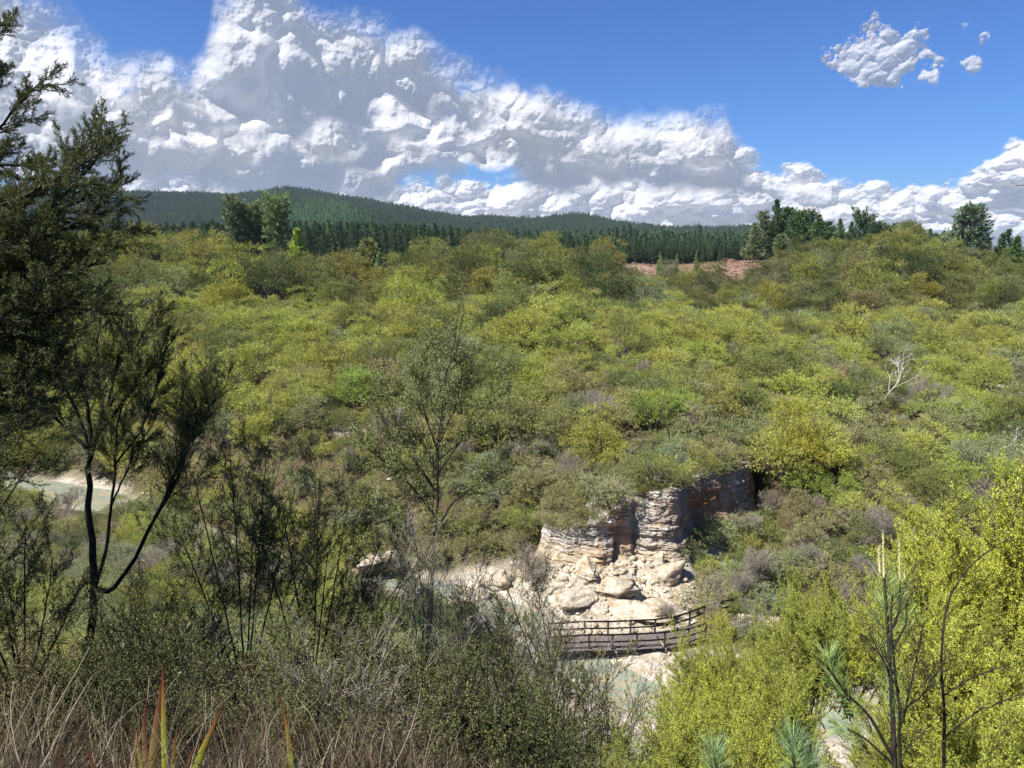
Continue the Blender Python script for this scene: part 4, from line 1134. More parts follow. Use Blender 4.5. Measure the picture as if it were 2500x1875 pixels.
# ---- thin blue air between here and the far hills
m_haze = bpy.data.materials.new("haze"); m_haze.use_nodes = True; t = NT(m_haze.node_tree); t.n.clear()
out = t.new('ShaderNodeOutputMaterial'); pv = t.new('ShaderNodeVolumePrincipled')
pv.inputs['Color'].default_value = (.72, .84, 1.0, 1); pv.inputs['Density'].default_value = HAZE; pv.inputs['Anisotropy'].default_value = .2
t.l.new(pv.outputs[0], out.inputs['Volume'])
bx0, bx1, by0, by1, bz0, bz1 = -4200, 4200, -60, 5200, -45, 330
V = [(x, y, z) for x in (bx0, bx1) for y in (by0, by1) for z in (bz0, bz1)]
tag(link('haze', mesh_np('haze', V, quads=[(0, 1, 3, 2), (4, 6, 7, 5), (0, 4, 5, 1), (2, 3, 7, 6), (0, 2, 6, 4), (1, 5, 7, 3)], mats=[m_haze])), 'thin bluish haze over the distant hills', None, kind='stuff')
# ================================================================ notable trees on the ridge, slash
def base_of(px, dist):
    x = 0
    for _ in range(8):
        z = ground(x, dist); dep = dist * CP - (z - EYE) * SP; x = (px - 1250) / F * dep
    return x, dist, ground(x, dist)

def conifer_tree(px, pytop, dist, variant, H0, tint, label, name='pine_tree', cat='pine tree', group=None, wide=1.0, rot=0):
    x, y, z = base_of(px, dist)
    d = ray(px, pytop); ztop = EYE + d[2] / d[1] * y
    s = (ztop - z) / H0
    wide *= 1.45 if px > 1800 else 1.25
    o = empty(name, (x, y, z), rot, (s * wide, s * wide, s)); tag(o, label, cat, group)
    c = link('crown', variant[0], o); c["tint"] = list(tint); link('trunk', variant[1], o); return o

TALLP = [conifer_variant(201, H=20, R=3.6, whorls=30, per=9, tuft=.55, n_t=9, w=.22, start=.38, taper=.6, sparse=.12, topround=.9, droop=0),
         conifer_variant(202, H=20, R=3.0, whorls=30, per=9, tuft=.55, n_t=9, w=.22, start=.30, taper=.7, sparse=.25, topround=.8, droop=.05)]
BUSHP = [conifer_variant(203, H=14, R=4.2, whorls=26, per=11, tuft=.6, n_t=9, w=.24, start=.10, taper=.8, topround=.5, droop=.05),
         conifer_variant(204, H=14, R=3.4, whorls=24, per=10, tuft=.55, n_t=9, w=.24, start=.12, taper=.9, sparse=.15, droop=.1)]
CONE = conifer_variant(205, H=12, R=3.0, whorls=26, per=12, tuft=.5, n_t=9, w=.22, start=.08, taper=1.0, droop=.15)
OPENP = conifer_variant(206, H=10, R=3.0, whorls=9, per=7, tuft=.9, n_t=8, w=.2, start=.45, taper=.5, topround=.9, droop=-.1)
GG = (.17, .22, .10); DG = (.065, .12, .042); MG = (.10, .17, .06); BG = (.13, .19, .115)
g = 'tall pines standing in a clump left of centre'
conifer_tree(577, 486, 178, TALLP[1], 20, GG, 'leftmost, leaning pine of the tall pale pine clump', group=g, wide=.75)
conifer_tree(618, 505, 181, TALLP[0], 20, GG, 'broad middle pine of the tall pale pine clump', group=g, rot=1)
conifer_tree(648, 503, 184, TALLP[1], 20, GG, 'slender pine in the clump between the broad one and the tufted one', group=g, rot=2)
conifer_tree(682, 489, 179, TALLP[0], 20, (.19, .26, .10), 'round-topped pine at the right of the tall pale pine clump', group=g, rot=3, wide=.85)
conifer_tree(731, 560, 172, CONE, 12, (.30, .40, .06), 'bright yellow-green cone-shaped conifer beside the tall pine clump', 'conifer', 'conifer', wide=.95)
conifer_tree(928, 618, 160, CONE, 12, (.25, .33, .13), 'small pale green conifer below the gap in the ridge', 'conifer', 'conifer', wide=.7)
conifer_tree(905, 590, 168, BUSHP[0], 14, (.20, .22, .07), 'dense rounded olive tree rising left of the ridge gap', 'broad_tree', 'tree', wide=.8)
conifer_tree(860, 612, 176, BUSHP[0], 14, (.15, .18, .07), 'dull green rounded tree between the clump and the ridge gap', 'broad_tree', 'tree', wide=.9, rot=2)
g = 'pines of the stand on the right-hand knoll'
R_ = [(1838, 545, 232, BUSHP[1], GG, .9, 'thin-leaved pale tree at the left edge of the knoll stand'), (1856, 520, 236, TALLP[1], GG, .8, 'pale open-crowned pine second from the left of the knoll stand'),
      (1888, 488, 242, BUSHP[1], DG, .7, 'tallest dark pine near the left of the knoll stand'), (1912, 512, 246, BUSHP[0], DG, .8, 'dark dense pine just right of the tallest one on the knoll'),
      (1942, 520, 240, BUSHP[0], MG, .8, 'mid green rounded pine in the centre of the knoll stand'), (1968, 522, 246, TALLP[0], DG, .9, 'dark round-headed pine right of centre in the knoll stand'),
      (1992, 524, 236, BUSHP[1], MG, .95, 'feathery green pine towards the right of the knoll stand'), (2016, 545, 244, BUSHP[0], DG, .8, 'lower dark pine at the right shoulder of the knoll stand'),
      (2044, 535, 232, BUSHP[1], MG, .7, 'small pointed pine just right of the knoll stand'), (2072, 542, 228, BUSHP[1], DG, .7, 'small dark pointed pine second right of the knoll stand'),
      (2100, 531, 226, OPENP, DG, .6, 'lone tufted pine on a bare stem against the clouds'), (2136, 548, 222, TALLP[0], DG, 1.1, 'wide dark umbrella pine right of the lone tufted pine'),
      (2168, 552, 226, TALLP[0], (.11, .18, .05), 1.0, 'lighter spreading pine touching the wide dark umbrella pine'), (2200, 547, 216, TALLP[1], BG, .6, 'thin open blue-green pine between the umbrella pine and the pointed one'),
      (2238, 546, 214, BUSHP[1], BG, .8, 'pointed blue-green pine left of the biggest right-hand pine'), (2352, 506, 178, BUSHP[0], BG, .8, 'biggest blue-green pine towering above the right-hand scrub'),
      (2312, 575, 190, BUSHP[0], DG, .8, 'low dark pine tucked left of the biggest right-hand pine'), (2402, 580, 186, BUSHP[1], DG, .8, 'small dark pine just right of the biggest right-hand pine'),
      (2432, 572, 180, CONE, BG, .8, 'conical blue-green conifer second from the right edge'), (2466, 578, 176, CONE, MG, .8, 'conical green conifer close to the right edge'),
      (2272, 585, 200, BUSHP[1], BG, .8, 'short blue-green pine in the dip left of the biggest pine'), (2384, 555, 196, TALLP[1], DG, .7, 'slim dark pine peeping over the shoulder of the biggest pine'),
      (2448, 560, 200, BUSHP[1], DG, .8, 'dark pine behind the two conical conifers at the right'), (2120, 575, 210, BUSHP[0], (.20, .22, .07), .9, 'olive rounded tree under the lone tufted pine'), (2000, 590, 214, BUSHP[0], (.19, .22, .07), 1.0, 'olive bushy tree below the right shoulder of the stand'),
      (2498, 600, 174, CONE, DG, .9, 'dark conifer cut by the right edge of the view'), (1905, 575, 226, BUSHP[0], GG, .9, 'pale low leafy tree in front of the knoll stand'),
      (1610, 615, 196, BUSHP[1], (.20, .28, .10), .6, 'pale green young tree left of the cleared slash patch'), (1650, 622, 192, BUSHP[1], (.20, .28, .10), .55, 'pale green young tree second left of the slash patch'),
      (1698, 612, 188, BUSHP[1], (.19, .26, .10), .5, 'slender pale young tree in front of the slash patch')]
for i, (px, pt, d, v, c, wd, lab) in enumerate(R_):
    H0 = {id(TALLP[0]): 20, id(TALLP[1]): 20, id(BUSHP[0]): 14, id(BUSHP[1]): 14, id(CONE): 12, id(OPENP): 10}[id(v)]
    conifer_tree(px, pt, d, v, H0, c, lab, group=g if px > 1800 else None, wide=wd, rot=i)

# one broad bright plume-like tree at the crest of the middle rise
for px, py, dist, sc, tn, lab in ((1345, 735, 112, 1.75, (.27, .36, .06), 'big bright green plume-like bush crowning the middle of the slope'),
                                  (1030, 700, 122, 1.25, (.25, .33, .06), 'rounded bright green tree at the foot of the dark ridge'),
                                  (560, 650, 128, 1.5, (.34, .35, .06), 'golden green spreading tree with pale forked trunks on the left'),
                                  (1950, 1000, 66, .9, (.36, .34, .05), 'golden yellow rounded bush right of the cliff top')):
    x, y, z = base_of(px, dist); d = ray(px, py); zt = EYE + d[2] / d[1] * y
    o = empty('spreading_tree', (x, y, z), px, (sc, sc, max(.6, (zt - z) / 4.4))); tag(o, lab, 'tree')
    c = link('crown', SHRUBS[4][0], o); c["tint"] = list(tn); link('trunk', SHRUBS[4][1], o)

# bleached dead trees
def dead_tree(seed, H, mat, spread=.5, r0=.12, kids=(5, 4, 3), lean=(0, 0)):
    rg = np.random.default_rng(seed); tb = Tubes(5); lp, ld = [], []
    prm = dict(wob=.16, trop=.03, levels=3, leaf_lvl=9, kids=kids, ratio=(.6, .55, .5), ang=(spread, .8, .8), rmin=.016, leafgap=9, res=1.6, tip=.3)
    prm['from'] = (.3, .25, .2)
    grow(tb, lp, ld, rg, (0, 0, -.4), (lean[0], lean[1], 1), H, r0, 0, prm)
    return tb.mesh("branches", mat)
for px, py, hh, seed, lab, kids, ln in ((2068, 945, 3.2, 301, 'bleached white dead tree leaning right on the far slope', (3, 3, 2), (.25, 0)),
                          (2150, 985, 4.2, 302, 'larger bleached dead tree with a spreading branched top on the right slope', (6, 4, 3), (.15, 0)),
                          (2120, 1000, 2.6, 303, 'crooked white dead trunk left of the larger dead tree', (3, 3, 2), (.2, 0)),
                          (2440, 1110, 2.4, 304, 'bent white dead branch low on the far right slope', (3, 2, 2), (.6, 0)),
                          (2110, 1100, 2.2, 305, 'small fallen white branch in the gully bushes on the right', (4, 2, 2), (-.8, 0))):
    for q in np.arange(60, 200, .5):
        p = at(px, py, q)
        if p[2] < ground(p[0], p[1]) + 1.2: break
    o = link('dead_tree', dead_tree(seed, hh * 1.5, m_barkwhite, r0=.085, kids=kids, lean=ln), loc=(p[0], p[1], ground(p[0], p[1]) + .6)); tag(o, lab, 'dead tree', 'bleached dead trees on the far slope')
x, y, z = base_of(553, 150)
o = link('dead_tree', dead_tree(306, 8.5, m_barkwhite, spread=1.2, r0=.12, kids=(9, 3, 2)), loc=(x, y, z)); tag(o, 'white dead snag standing left of the tall pine clump', 'dead tree', 'bleached dead trees on the far slope')
# slender bare poles by the clearing
x, y, z = base_of(1826, 232); o = link('dead_pole', dead_tree(307, 13, m_barkgrey, r0=.12, kids=(1, 1, 1), lean=(.15, 0)), loc=(x, y, z)); tag(o, 'leaning bare pole at the left edge of the knoll stand', 'dead tree')

# forestry slash: broken branches heaped over the clearing
rs = np.random.default_rng(909); tb = Tubes(3); n = 0
M = 6500; ci = rs.choice(3, M, p=(.62, .3, .08)); CA = np.array(CLEAR)[ci]; a, r = rs.uniform(0, 6.28, M), np.sqrt(rs.random(M))
x, y = CA[:, 0] + CA[:, 2] * r * np.cos(a), CA[:, 1] + CA[:, 3] * r * np.sin(a); heap = np.maximum(0, pnoise(x / 9, y / 7, seed=3)) * 1.8
az = rs.uniform(0, 3.14, M); L = rs.uniform(.5, 2.2, M)[:, None]; z = height(x, y) + rs.random(M) * heap + .1
dv = np.stack([np.cos(az), np.sin(az), rs.uniform(-.35, .35, M)], 1) * L / 2; P0 = np.stack([x, y, z], 1); rad = rs.uniform(.03, .13, (M, 1))
add_batch(tb, np.stack([P0 - dv, P0 + dv], 1), np.repeat(rad, 2, 1))
m_slash = bark_mat("broken pine slash", (.12, .06, .038), (.38, .26, .19), 1.2)
tag(link("slash_debris", tb.mesh("slash_debris", m_slash)), 'heaped reddish brown forestry slash on the cleared ridge top', None, kind='stuff')
# ================================================================ foreground trees and bushes
m_leafdark = m_leaf
def px_line(pts, depth):
    """points in the picture at given depths -> world points"""
    return np.array([at(p[0], p[1], p[2] if len(p) > 2 else depth) for p in pts])

def resample(P, n):
    P = np.asarray(P, float); k = np.concatenate([[0], np.cumsum(np.linalg.norm(np.diff(P, axis=0), axis=1))]); t_ = np.linspace(0, k[-1], n)
    Q = np.stack([np.interp(t_, k, P[:, i]) for i in range(3)], 1)
    for _ in range(2): Q[1:-1] = (Q[:-2] + 2 * Q[1:-1] + Q[2:]) / 4
    return Q

def fore_tree(name, limbs, seed, tint, label, cat, prm, leaf=(.02, .007), mat=None, trunk_mat=None, group=None, crown='crown', trunk='trunk', origin=None, split_r=.012, up=.3):
    """limbs: (world polyline, r0, r1, level, from). Thick wood goes into the trunk, fine twigs and leaves into the crown"""
    rg = np.random.default_rng(seed); tb = Tubes(6); tw = Tubes(3); lp, ld = [], []
    O = np.array(origin if origin is not None else limbs[0][0][0], float)
    for (P, r0, r1, lvl, frm) in limbs:
        P = resample(np.asarray(P, float) - O, 16); P[1:-1] += rg.normal(size=(14, 3)) * r0 * .25
        tb.add(P, np.linspace(r0, r1, 16)); L = np.linalg.norm(np.diff(P, axis=0), axis=1).sum()
        grow_on(tw, lp, ld, rg, P, L, r1 + (r0 - r1) * .35, lvl, prm, frm)
    P = np.concatenate(lp); D = np.concatenate(ld)
    n = len(P); P = P + rg.normal(size=P.shape) * leaf[0] * .3
    V = leaves(P, D, leaf[0] * rg.uniform(.6, 1.25, n), leaf[1] * rg.uniform(.7, 1.25, n), rg, up=up)
    o = empty(name, tuple(O)); tag(o, label, cat, group)
    c = link(crown, leaf_mesh(crown, V, mat or m_leaf, rg, np.repeat(rg.random(n // 12 + 1), 12)[:n]), o); c["tint"] = list(tint)
    link(trunk, tb.mesh(trunk, trunk_mat or m_barkdark), o)
    if tw.n: link('twigs', tw.mesh('twigs', trunk_mat or m_barkdark), o)
    print(label[:30], 'leaves', n)
    return o

def PRM(kids, ratio, ang, frm, levels=2, leaf_lvl=1, gap=.012, wob=.1, trop=.02, rmin=.0016, res=6, rr=.5):
    d = dict(kids=kids, ratio=ratio, ang=ang, levels=levels, leaf_lvl=leaf_lvl, leafgap=gap, wob=wob, trop=trop, rmin=rmin, res=res, rr=rr, tip=.4)
    d['from'] = frm; return d
DK = (.105, .14, .044)
# --- big dark tree at the left edge; its trunk stands just outside the view
D1 = 7.0
tr = px_line([(-420, 1700, 7.4), (-400, 1200, 7.4), (-360, 700, 7.3), (-330, 200, 7.2), (-300, -300, 7.2)], 7)
prm = PRM((28, 12, 8), (.20, .40, .42), (.62, .6, .6), (.22, .12, .1), levels=3, leaf_lvl=2, gap=.0056, wob=.11, trop=.03)
def limb(pts, r0=.035, lvl=0, frm=.25, d=None): return (px_line(pts, d or D1), r0, .006, lvl, frm)
fore_tree('dark_tree', [(tr, .13, .06, 9, 1),
    limb([(-360, 620, 7.2), (-150, 330, 7.0), (-60, 140, 6.9), (0, 60, 6.9)]), limb([(-360, 700), (-150, 520), (-30, 330), (60, 240), (100, 200)]),
    limb([(-350, 820), (-150, 660), (60, 560), (180, 460), (260, 350)], .04), limb([(-350, 800), (-150, 640), (40, 520), (180, 400), (250, 320)], .035),
    limb([(-350, 840), (-100, 640), (120, 580), (220, 540), (300, 440)], .035),
    limb([(-350, 860), (-100, 700), (100, 650), (210, 610), (310, 570)], .03), limb([(-350, 950), (-100, 830), (60, 770), (190, 745), (300, 770)], .03),
    limb([(-350, 900), (-100, 740), (60, 690), (160, 660), (260, 640)], .03), limb([(-350, 1050), (-120, 900), (20, 830), (110, 780), (170, 720)], .03),
    limb([(-380, 1150), (-200, 1000), (-60, 930), (60, 900), (130, 860)], .03), 
    limb([(-350, 700), (-180, 500), (-60, 400), (40, 400), (140, 420)], .03), limb([(-380, 1250), (-250, 1150), (-120, 1090), (-10, 1060)], .03),
    limb([(-350, 560), (-220, 380), (-120, 280), (-60, 240), (0, 170)], .03),
    limb([(-350, 700, 6.6), (-100, 540, 6.4), (60, 480, 6.3), (170, 420, 6.3), (250, 370, 6.3)], .03), limb([(-350, 780, 7.6), (-100, 600, 7.6), (80, 540, 7.6), (200, 490, 7.6), (280, 450, 7.6)], .03),
    limb([(-350, 900, 7.6), (-120, 760, 7.6), (20, 700, 7.6), (120, 640, 7.6)], .03), limb([(-350, 1000, 6.6), (-150, 860, 6.4), (-20, 800, 6.4), (90, 700, 6.4)], .03),
    limb([(-350, 1150, 7.4), (-150, 1020, 7.4), (0, 980, 7.4), (80, 880, 7.4)], .03), ],
    401, DK, 'tall dark feathery tree whose boughs reach in from the left edge', 'tree', prm, leaf=(.018, .0065), trunk_mat=m_barkdark)

# --- forked tree at the left
D2 = 9.0
t2 = px_line([(205, 1760), (215, 1620), (220, 1520), (232, 1450), (230, 1380), (218, 1290), (212, 1190), (226, 1100)], D2)
prm2 = PRM((15, 11, 8), (.34, .44, .45), (.5, .55, .55), (.15, .1, .1), levels=3, leaf_lvl=2, gap=.009, wob=.09, trop=.05)
def L2(pts, r0=.03, lvl=0, frm=.3, d=None, r1=.008): return (px_line(pts, d or D2), r0, r1, lvl, frm)
fore_tree('forked_tree', [(t2, .055, .030, 9, 1),
    L2([(236, 1440), (262, 1470), (310, 1400), (360, 1300), (410, 1200), (440, 1120), (500, 1010), (535, 960)], .032, frm=.5),
    L2([(360, 1300), (430, 1180), (470, 1060), (500, 960)], .02), L2([(410, 1200), (450, 1110), (440, 1000), (450, 930)], .018),
    L2([(232, 1440), (262, 1330), (270, 1240), (285, 1130), (282, 1040), (310, 950)], .022, frm=.5),
    L2([(285, 1130), (340, 1060), (370, 980), (400, 900)], .014), L2([(270, 1240), (330, 1100), (370, 1040)], .012),
    L2([(226, 1100), (250, 1000), (235, 900), (240, 800), (250, 740)], .028), L2([(222, 1110), (190, 1010), (150, 930), (120, 850), (90, 790)], .024),
    L2([(226, 1100), (260, 1010), (300, 930), (330, 850), (370, 770)], .022), L2([(226, 1100), (215, 1000), (190, 900), (180, 820)], .028),
    L2([(222, 1110), (160, 1040), (90, 990), (40, 940)], .026), L2([(240, 1060), (300, 980), (370, 900), (430, 820)], .026),
    L2([(230, 1080), (270, 960), (290, 860), (300, 780)], .026)],
    402, (.19, .22, .07), 'slender forked tree with dark trunk standing at left before the pool', 'tree', prm2, leaf=(.021, .0075), trunk_mat=m_barkdark)

# --- slim centre tree
D3 = 12.0
t3 = px_line([(1035, 1760), (1045, 1600), (1052, 1450), (1060, 1300), (1068, 1170), (1070, 1080), (1078, 990), (1090, 900)], D3)
prm3 = PRM((13, 10, 7), (.42, .42, .45), (.5, .55, .55), (.2, .15, .1), levels=3, leaf_lvl=2, gap=.027, wob=.08, trop=.05)
fore_tree('slim_tree', [(t3, .042, .010, 0, .5)] + [(px_line(p, D3), .02, .005, 0, .3) for p in
    ([(1066, 1200), (1010, 1120), (960, 1030), (930, 960)], [(1068, 1160), (1120, 1080), (1180, 1010), (1215, 950)], [(1062, 1260), (1000, 1180), (930, 1120), (880, 1080)],
     [(1060, 1300), (1110, 1220), (1170, 1180), (1220, 1130)], [(1070, 1110), (1040, 1020), (1020, 940), (1030, 880)], [(1072, 1080), (1110, 1000), (1130, 920), (1120, 870)],
     [(1055, 1400), (1000, 1330), (950, 1270), (900, 1240)], [(1070, 1120), (1150, 1060), (1200, 1060)])] +
    [(px_line([(1020, 1700), (1035, 1550), (1030, 1420), (1010, 1300), (985, 1200)], D3), .022, .006, 0, .4)],
    403, (.24, .29, .10), 'slim sparse tree with thin dark trunk in the centre of the view', 'tree', prm3, leaf=(.036, .014), trunk_mat=m_barkdark)

# --- dark spreading small trees left of centre
prm4 = PRM((9, 9, 6), (.45, .42, .45), (.6, .6, .6), (.3, .12, .1), levels=3, leaf_lvl=2, gap=.013, wob=.11, trop=.03)
def small_tree(name, base, tips, depth, seed, tint, label, cat='tree', prm=prm4, r=.014, leaf=(.024, .009), group=None, tm=None):
    b = np.array(at(base[0], base[1], depth)); limbs = []
    rg = np.random.default_rng(seed)
    for k, (tx_, ty_) in enumerate(tips):
        d2 = depth + rg.uniform(-.6, .6); e = np.array(at(tx_, ty_, d2)); m = b * .5 + e * .5 + np.array([0, 0, -.12]) * np.linalg.norm(e - b); m[0] = b[0] * .62 + e[0] * .38
        limbs.append((bez(b, m, e, 12), r, .005, 0, .3))
    return fore_tree(name, limbs, seed, tint, label, cat, prm, leaf=leaf, trunk_mat=tm or m_barkdark, group=group)
small_tree('small_tree', (600, 1720), [(470, 1150), (560, 1080), (650, 1110), (720, 1190), (430, 1280), (800, 1270), (620, 1250)], 9.5, 404, (.17, .20, .065), 'dark wispy small tree between the forked tree and the centre')
small_tree('small_tree', (760, 1740), [(690, 1230), (780, 1170), (850, 1230), (930, 1320), (640, 1330), (990, 1400), (800, 1350)], 9.0, 405, (.14, .17, .055), 'dark tangled small tree just left of the slim centre tree')
small_tree('small_tree', (1380, 1830), [(1240, 1440), (1310, 1420), (1210, 1500), (1150, 1470), (1370, 1530), (1300, 1540)], 9.5, 406, (.12, .15, .045), 'wispy dark green small tree in front of the left end of the boardwalk', prm=PRM((9, 7, 5), (.42, .42, .45), (.5, .55, .6), (.25, .15, .1), levels=3, leaf_lvl=2, gap=.02, wob=.1, trop=.03))
small_tree('small_tree', (60, 1720), [(-20, 1330), (60, 1290), (130, 1360), (190, 1440), (-60, 1450), (20, 1420)], 8.0, 407, (.12, .13, .055), 'greyish small tree low at the left edge')
small_tree('small_tree', (-190, 1500), [(-10, 1020), (40, 980), (-60, 1060), (90, 1110)], 7.0, 408, (.10, .13, .035), 'dark leafy bough low at the left edge above the pool')

prm7 = PRM((14, 10, 7), (.42, .42, .45), (.6, .6, .6), (.25, .12, .1), levels=3, leaf_lvl=2, gap=.008, wob=.11, trop=.03)
small_tree('small_tree', (-420, 1300), [(-40, 640), (50, 700), (110, 780), (20, 820), (140, 880), (60, 930), (-60, 760), (-40, 930), (-10, 700), (90, 1010)], 7.6, 409, (.10, .13, .04), 'dense shaded small tree filling the left edge under the dark boughs', prm=prm7, leaf=(.020, .008))

# --- a kit of fine-leaved near bushes, copied about
def near_bush(seed, H=1.7, R=1.0, stems=12, gap=.011, leaf=(.022, .009), kids=(9, 7, 5), trop=.03, gr=.012, tm=None):
    rg = np.random.default_rng(seed); tw = Tubes(3); lp, ld = [], []
    prm = PRM(kids, (.48, .42, .42), (.5, .55, .6), (.18, .12, .1), levels=3, leaf_lvl=2, gap=gap, wob=.11, trop=trop, res=4)
    for k in range(stems):
        az = 2 * np.pi * k / stems + rg.uniform(-.3, .3); s_ = rg.uniform(.15, 1.0) * R / H * 1.1
        grow(tw, lp, ld, rg, (rg.normal() * .06, rg.normal() * .06, -.1), (math.cos(az) * s_, math.sin(az) * s_, 1), H * rg.uniform(.65, 1.0) / (1 + .2 * s_), gr, 0, prm)
    P = np.concatenate(lp); D = np.concatenate(ld); n = len(P)
    V = leaves(P, D, leaf[0] * rg.uniform(.6, 1.25, n), leaf[1] * rg.uniform(.7, 1.25, n), rg, up=.4)
    print('near bush', n)
    return leaf_mesh('foliage', V, m_leaf, rg, np.repeat(rg.random(n // 16 + 1), 16)[:n]), tw.mesh('stems', tm or m_barkdark)
NEARB = [near_bush(501), near_bush(502, H=1.5, R=1.2, stems=13), near_bush(503, H=2.0, R=.9), near_bush(504, H=1.8, R=1.3, stems=14, gap=.009)]
FEATH = [near_bush(521, H=1.9, R=1.0, stems=16, gap=.005, leaf=(.021, .0048), kids=(10, 9, 6), trop=.07, tm=m_green), near_bush(522, H=1.7, R=1.25, stems=17, gap=.005, leaf=(.021, .0048), kids=(10, 9, 6), trop=.05, tm=m_green)]
WISPY = [near_bush(511, H=1.8, R=.8, stems=9, gap=.03, kids=(7, 6, 4), gr=.009), near_bush(512, H=1.6, R=1.1, stems=10, gap=.035, kids=(7, 6, 4), gr=.009)]
YG, BY = (.40, .45, .065), (.55, .59, .07)
BR = (.19, .175, .075); OD = (.17, .19, .06); DD = (.11, .135, .042)
def bush_top(kit, k, px, py, depth, sc, tint, label, rot=0, group='dark tangled bushes on the near bank', cat='bush', H=1.7, squash=1.0):
    p = at(px, py, depth); o = empty('bush', (p[0], p[1], p[2] - H * sc * squash), rot, (sc, sc, sc * squash)); tag(o, label, cat, group)
    c = link('foliage', kit[k][0], o); c["tint"] = list(tint); link('stems', kit[k][1], o); return o
NBUSH = [(40, 1520, 6.5, 1.0, BR, 'brownish bush at the far left of the near bank'), (170, 1490, 7.5, 1.0, OD, 'olive bush at the foot of the forked tree'),
    (300, 1520, 6.8, .9, DD, 'dark bush just right of the forked tree foot'), (420, 1470, 8, 1.0, OD, 'olive bush under the yellow leafed sprig'),
    (520, 1560, 6.5, 1.0, BR, 'brown-tinged bush below the first dark small tree'), (650, 1500, 7.5, 1.1, DD, 'dark bush between the two dark small trees'),
    (760, 1580, 6.5, .9, OD, 'olive bush under the second dark small tree'), (880, 1500, 8, 1.1, DD, 'dense dark bush left of the slim centre tree'),
    (980, 1580, 7, 1.0, BR, 'brownish bush at the foot of the slim centre tree'), (1090, 1530, 8.5, 1.1, OD, 'olive bush right of the slim centre tree'),
    (1190, 1600, 7.2, 1.0, DD, 'dark bush below the grey bare shrub on the right'), (1280, 1600, 8.5, 1.1, OD, 'green bush left of the small pool'),
    (1340, 1720, 7, .9, DD, 'dark green bush low in front of the small pool'), (120, 1650, 4.6, .8, BR, 'low brown bush near the bottom left corner'),
    (330, 1660, 4.8, .8, DD, 'low dark bush behind the red-tipped flax'), (560, 1690, 4.8, .8, OD, 'low olive bush behind the yellow flax blade'),
    (780, 1700, 4.8, .85, BR, 'low brownish bush above the dry grass'), (960, 1700, 5, .9, DD, 'low dark bush right of the dry grass'),
    (1130, 1740, 5, .9, OD, 'low olive bush at the bottom centre'), (1260, 1790, 5, .8, DD, 'low dark green bush at the bottom right of centre'),
    (700, 1620, 5.6, .9, DD, 'mid-height dark bush in the tangle below centre'), (460, 1620, 5.6, .85, BR, 'mid-height brown bush in the tangle left of centre')]
rb = np.random.default_rng(77)
for i, (px, py, d, sc, c, lab) in enumerate(NBUSH):
    bush_top(NEARB, i % 4, px, py, d, sc, c, lab, rot=i * 1.7)
g = 'bright yellow-green bushes on the right of the near bank'
BB = [(2540, 1090, 8.0, 1.35, BY, 'tallest bright yellow bush at the right edge'), (2440, 1190, 8.6, 1.2, BY, 'bright yellow bush second from the right edge'), (2330, 1290, 8.4, 1.0, BY, 'bright yellow bush behind the bare curved stem'),
      (2480, 1400, 6.8, 1.1, BY, 'bright yellow bush midway up the right edge'), (2340, 1500, 7.2, 1.0, YG, 'yellow-green bush right of the thin dark sapling'), (2560, 1620, 5.6, 1.1, BY, 'bright bush low at the right edge'),
      (2420, 1680, 6.0, 1.0, YG, 'yellow-green bush in the bottom right corner'), (2100, 1370, 9.5, 1.05, YG, 'rounded green bush left behind the young pine'), (2010, 1430, 10, 1.0, (.33, .38, .06), 'rounded bush at the right end of the picket fence'),
      (1800, 1500, 12, 1.0, (.36, .38, .06), 'rust-tipped rounded bush right in front of the boardwalk bend'), (1720, 1560, 10.5, .95, YG, 'feathery green bush at the right end of the deck'), (1880, 1500, 11.5, 1.1, YG, 'feathery green bush below the picket fence'),
      (1650, 1680, 8.5, .85, YG, 'green feathery bush below the deck right of the pool'), (1800, 1600, 8.4, 1.05, BY, 'full bright green bush in the lower right centre'), (1950, 1620, 8.4, .95, YG, 'green bush left of the lower pine tufts'),
      (1560, 1790, 6.5, .8, (.28, .32, .07), 'low olive green bush at the bottom right of the pool'), (1740, 1760, 6.5, .9, YG, 'low green bush at the bottom behind the pine tufts'), (2230, 1620, 8.0, .9, YG, 'yellow-green bush behind the young pine stem'), (2200, 1420, 9.0, .8, BY, 'small bright bush directly behind the pine candles')]
for i, (px, py, d, sc, c, lab) in enumerate(BB):
    bush_top(FEATH, i % 2, px, py, d, sc, c, lab, rot=i * 2.1, group=g, H=2.0)
for i, (px, py, d, sc, c, lab) in enumerate([(1480, 1640, 8.5, 1.0, (.25, .27, .09), 'wispy thin bush rising before the small pool'), (1560, 1720, 8, .9, (.25, .28, .09), 'wispy thin bush right of the small pool'), (1200, 1420, 11, 1.1, (.20, .22, .09), 'wispy bush left of the boardwalk'),
        (350, 1330, 10, .9, (.42, .40, .05), 'sprig of bright yellow leaves right of the forked tree'), (860, 1420, 10, 1.0, (.16, .18, .08), 'wispy grey-green bush left of the slim centre tree')]):
    bush_top(WISPY, i % 2, px, py, d, sc, c, lab, rot=i, group='wispy thin bushes on the near bank')

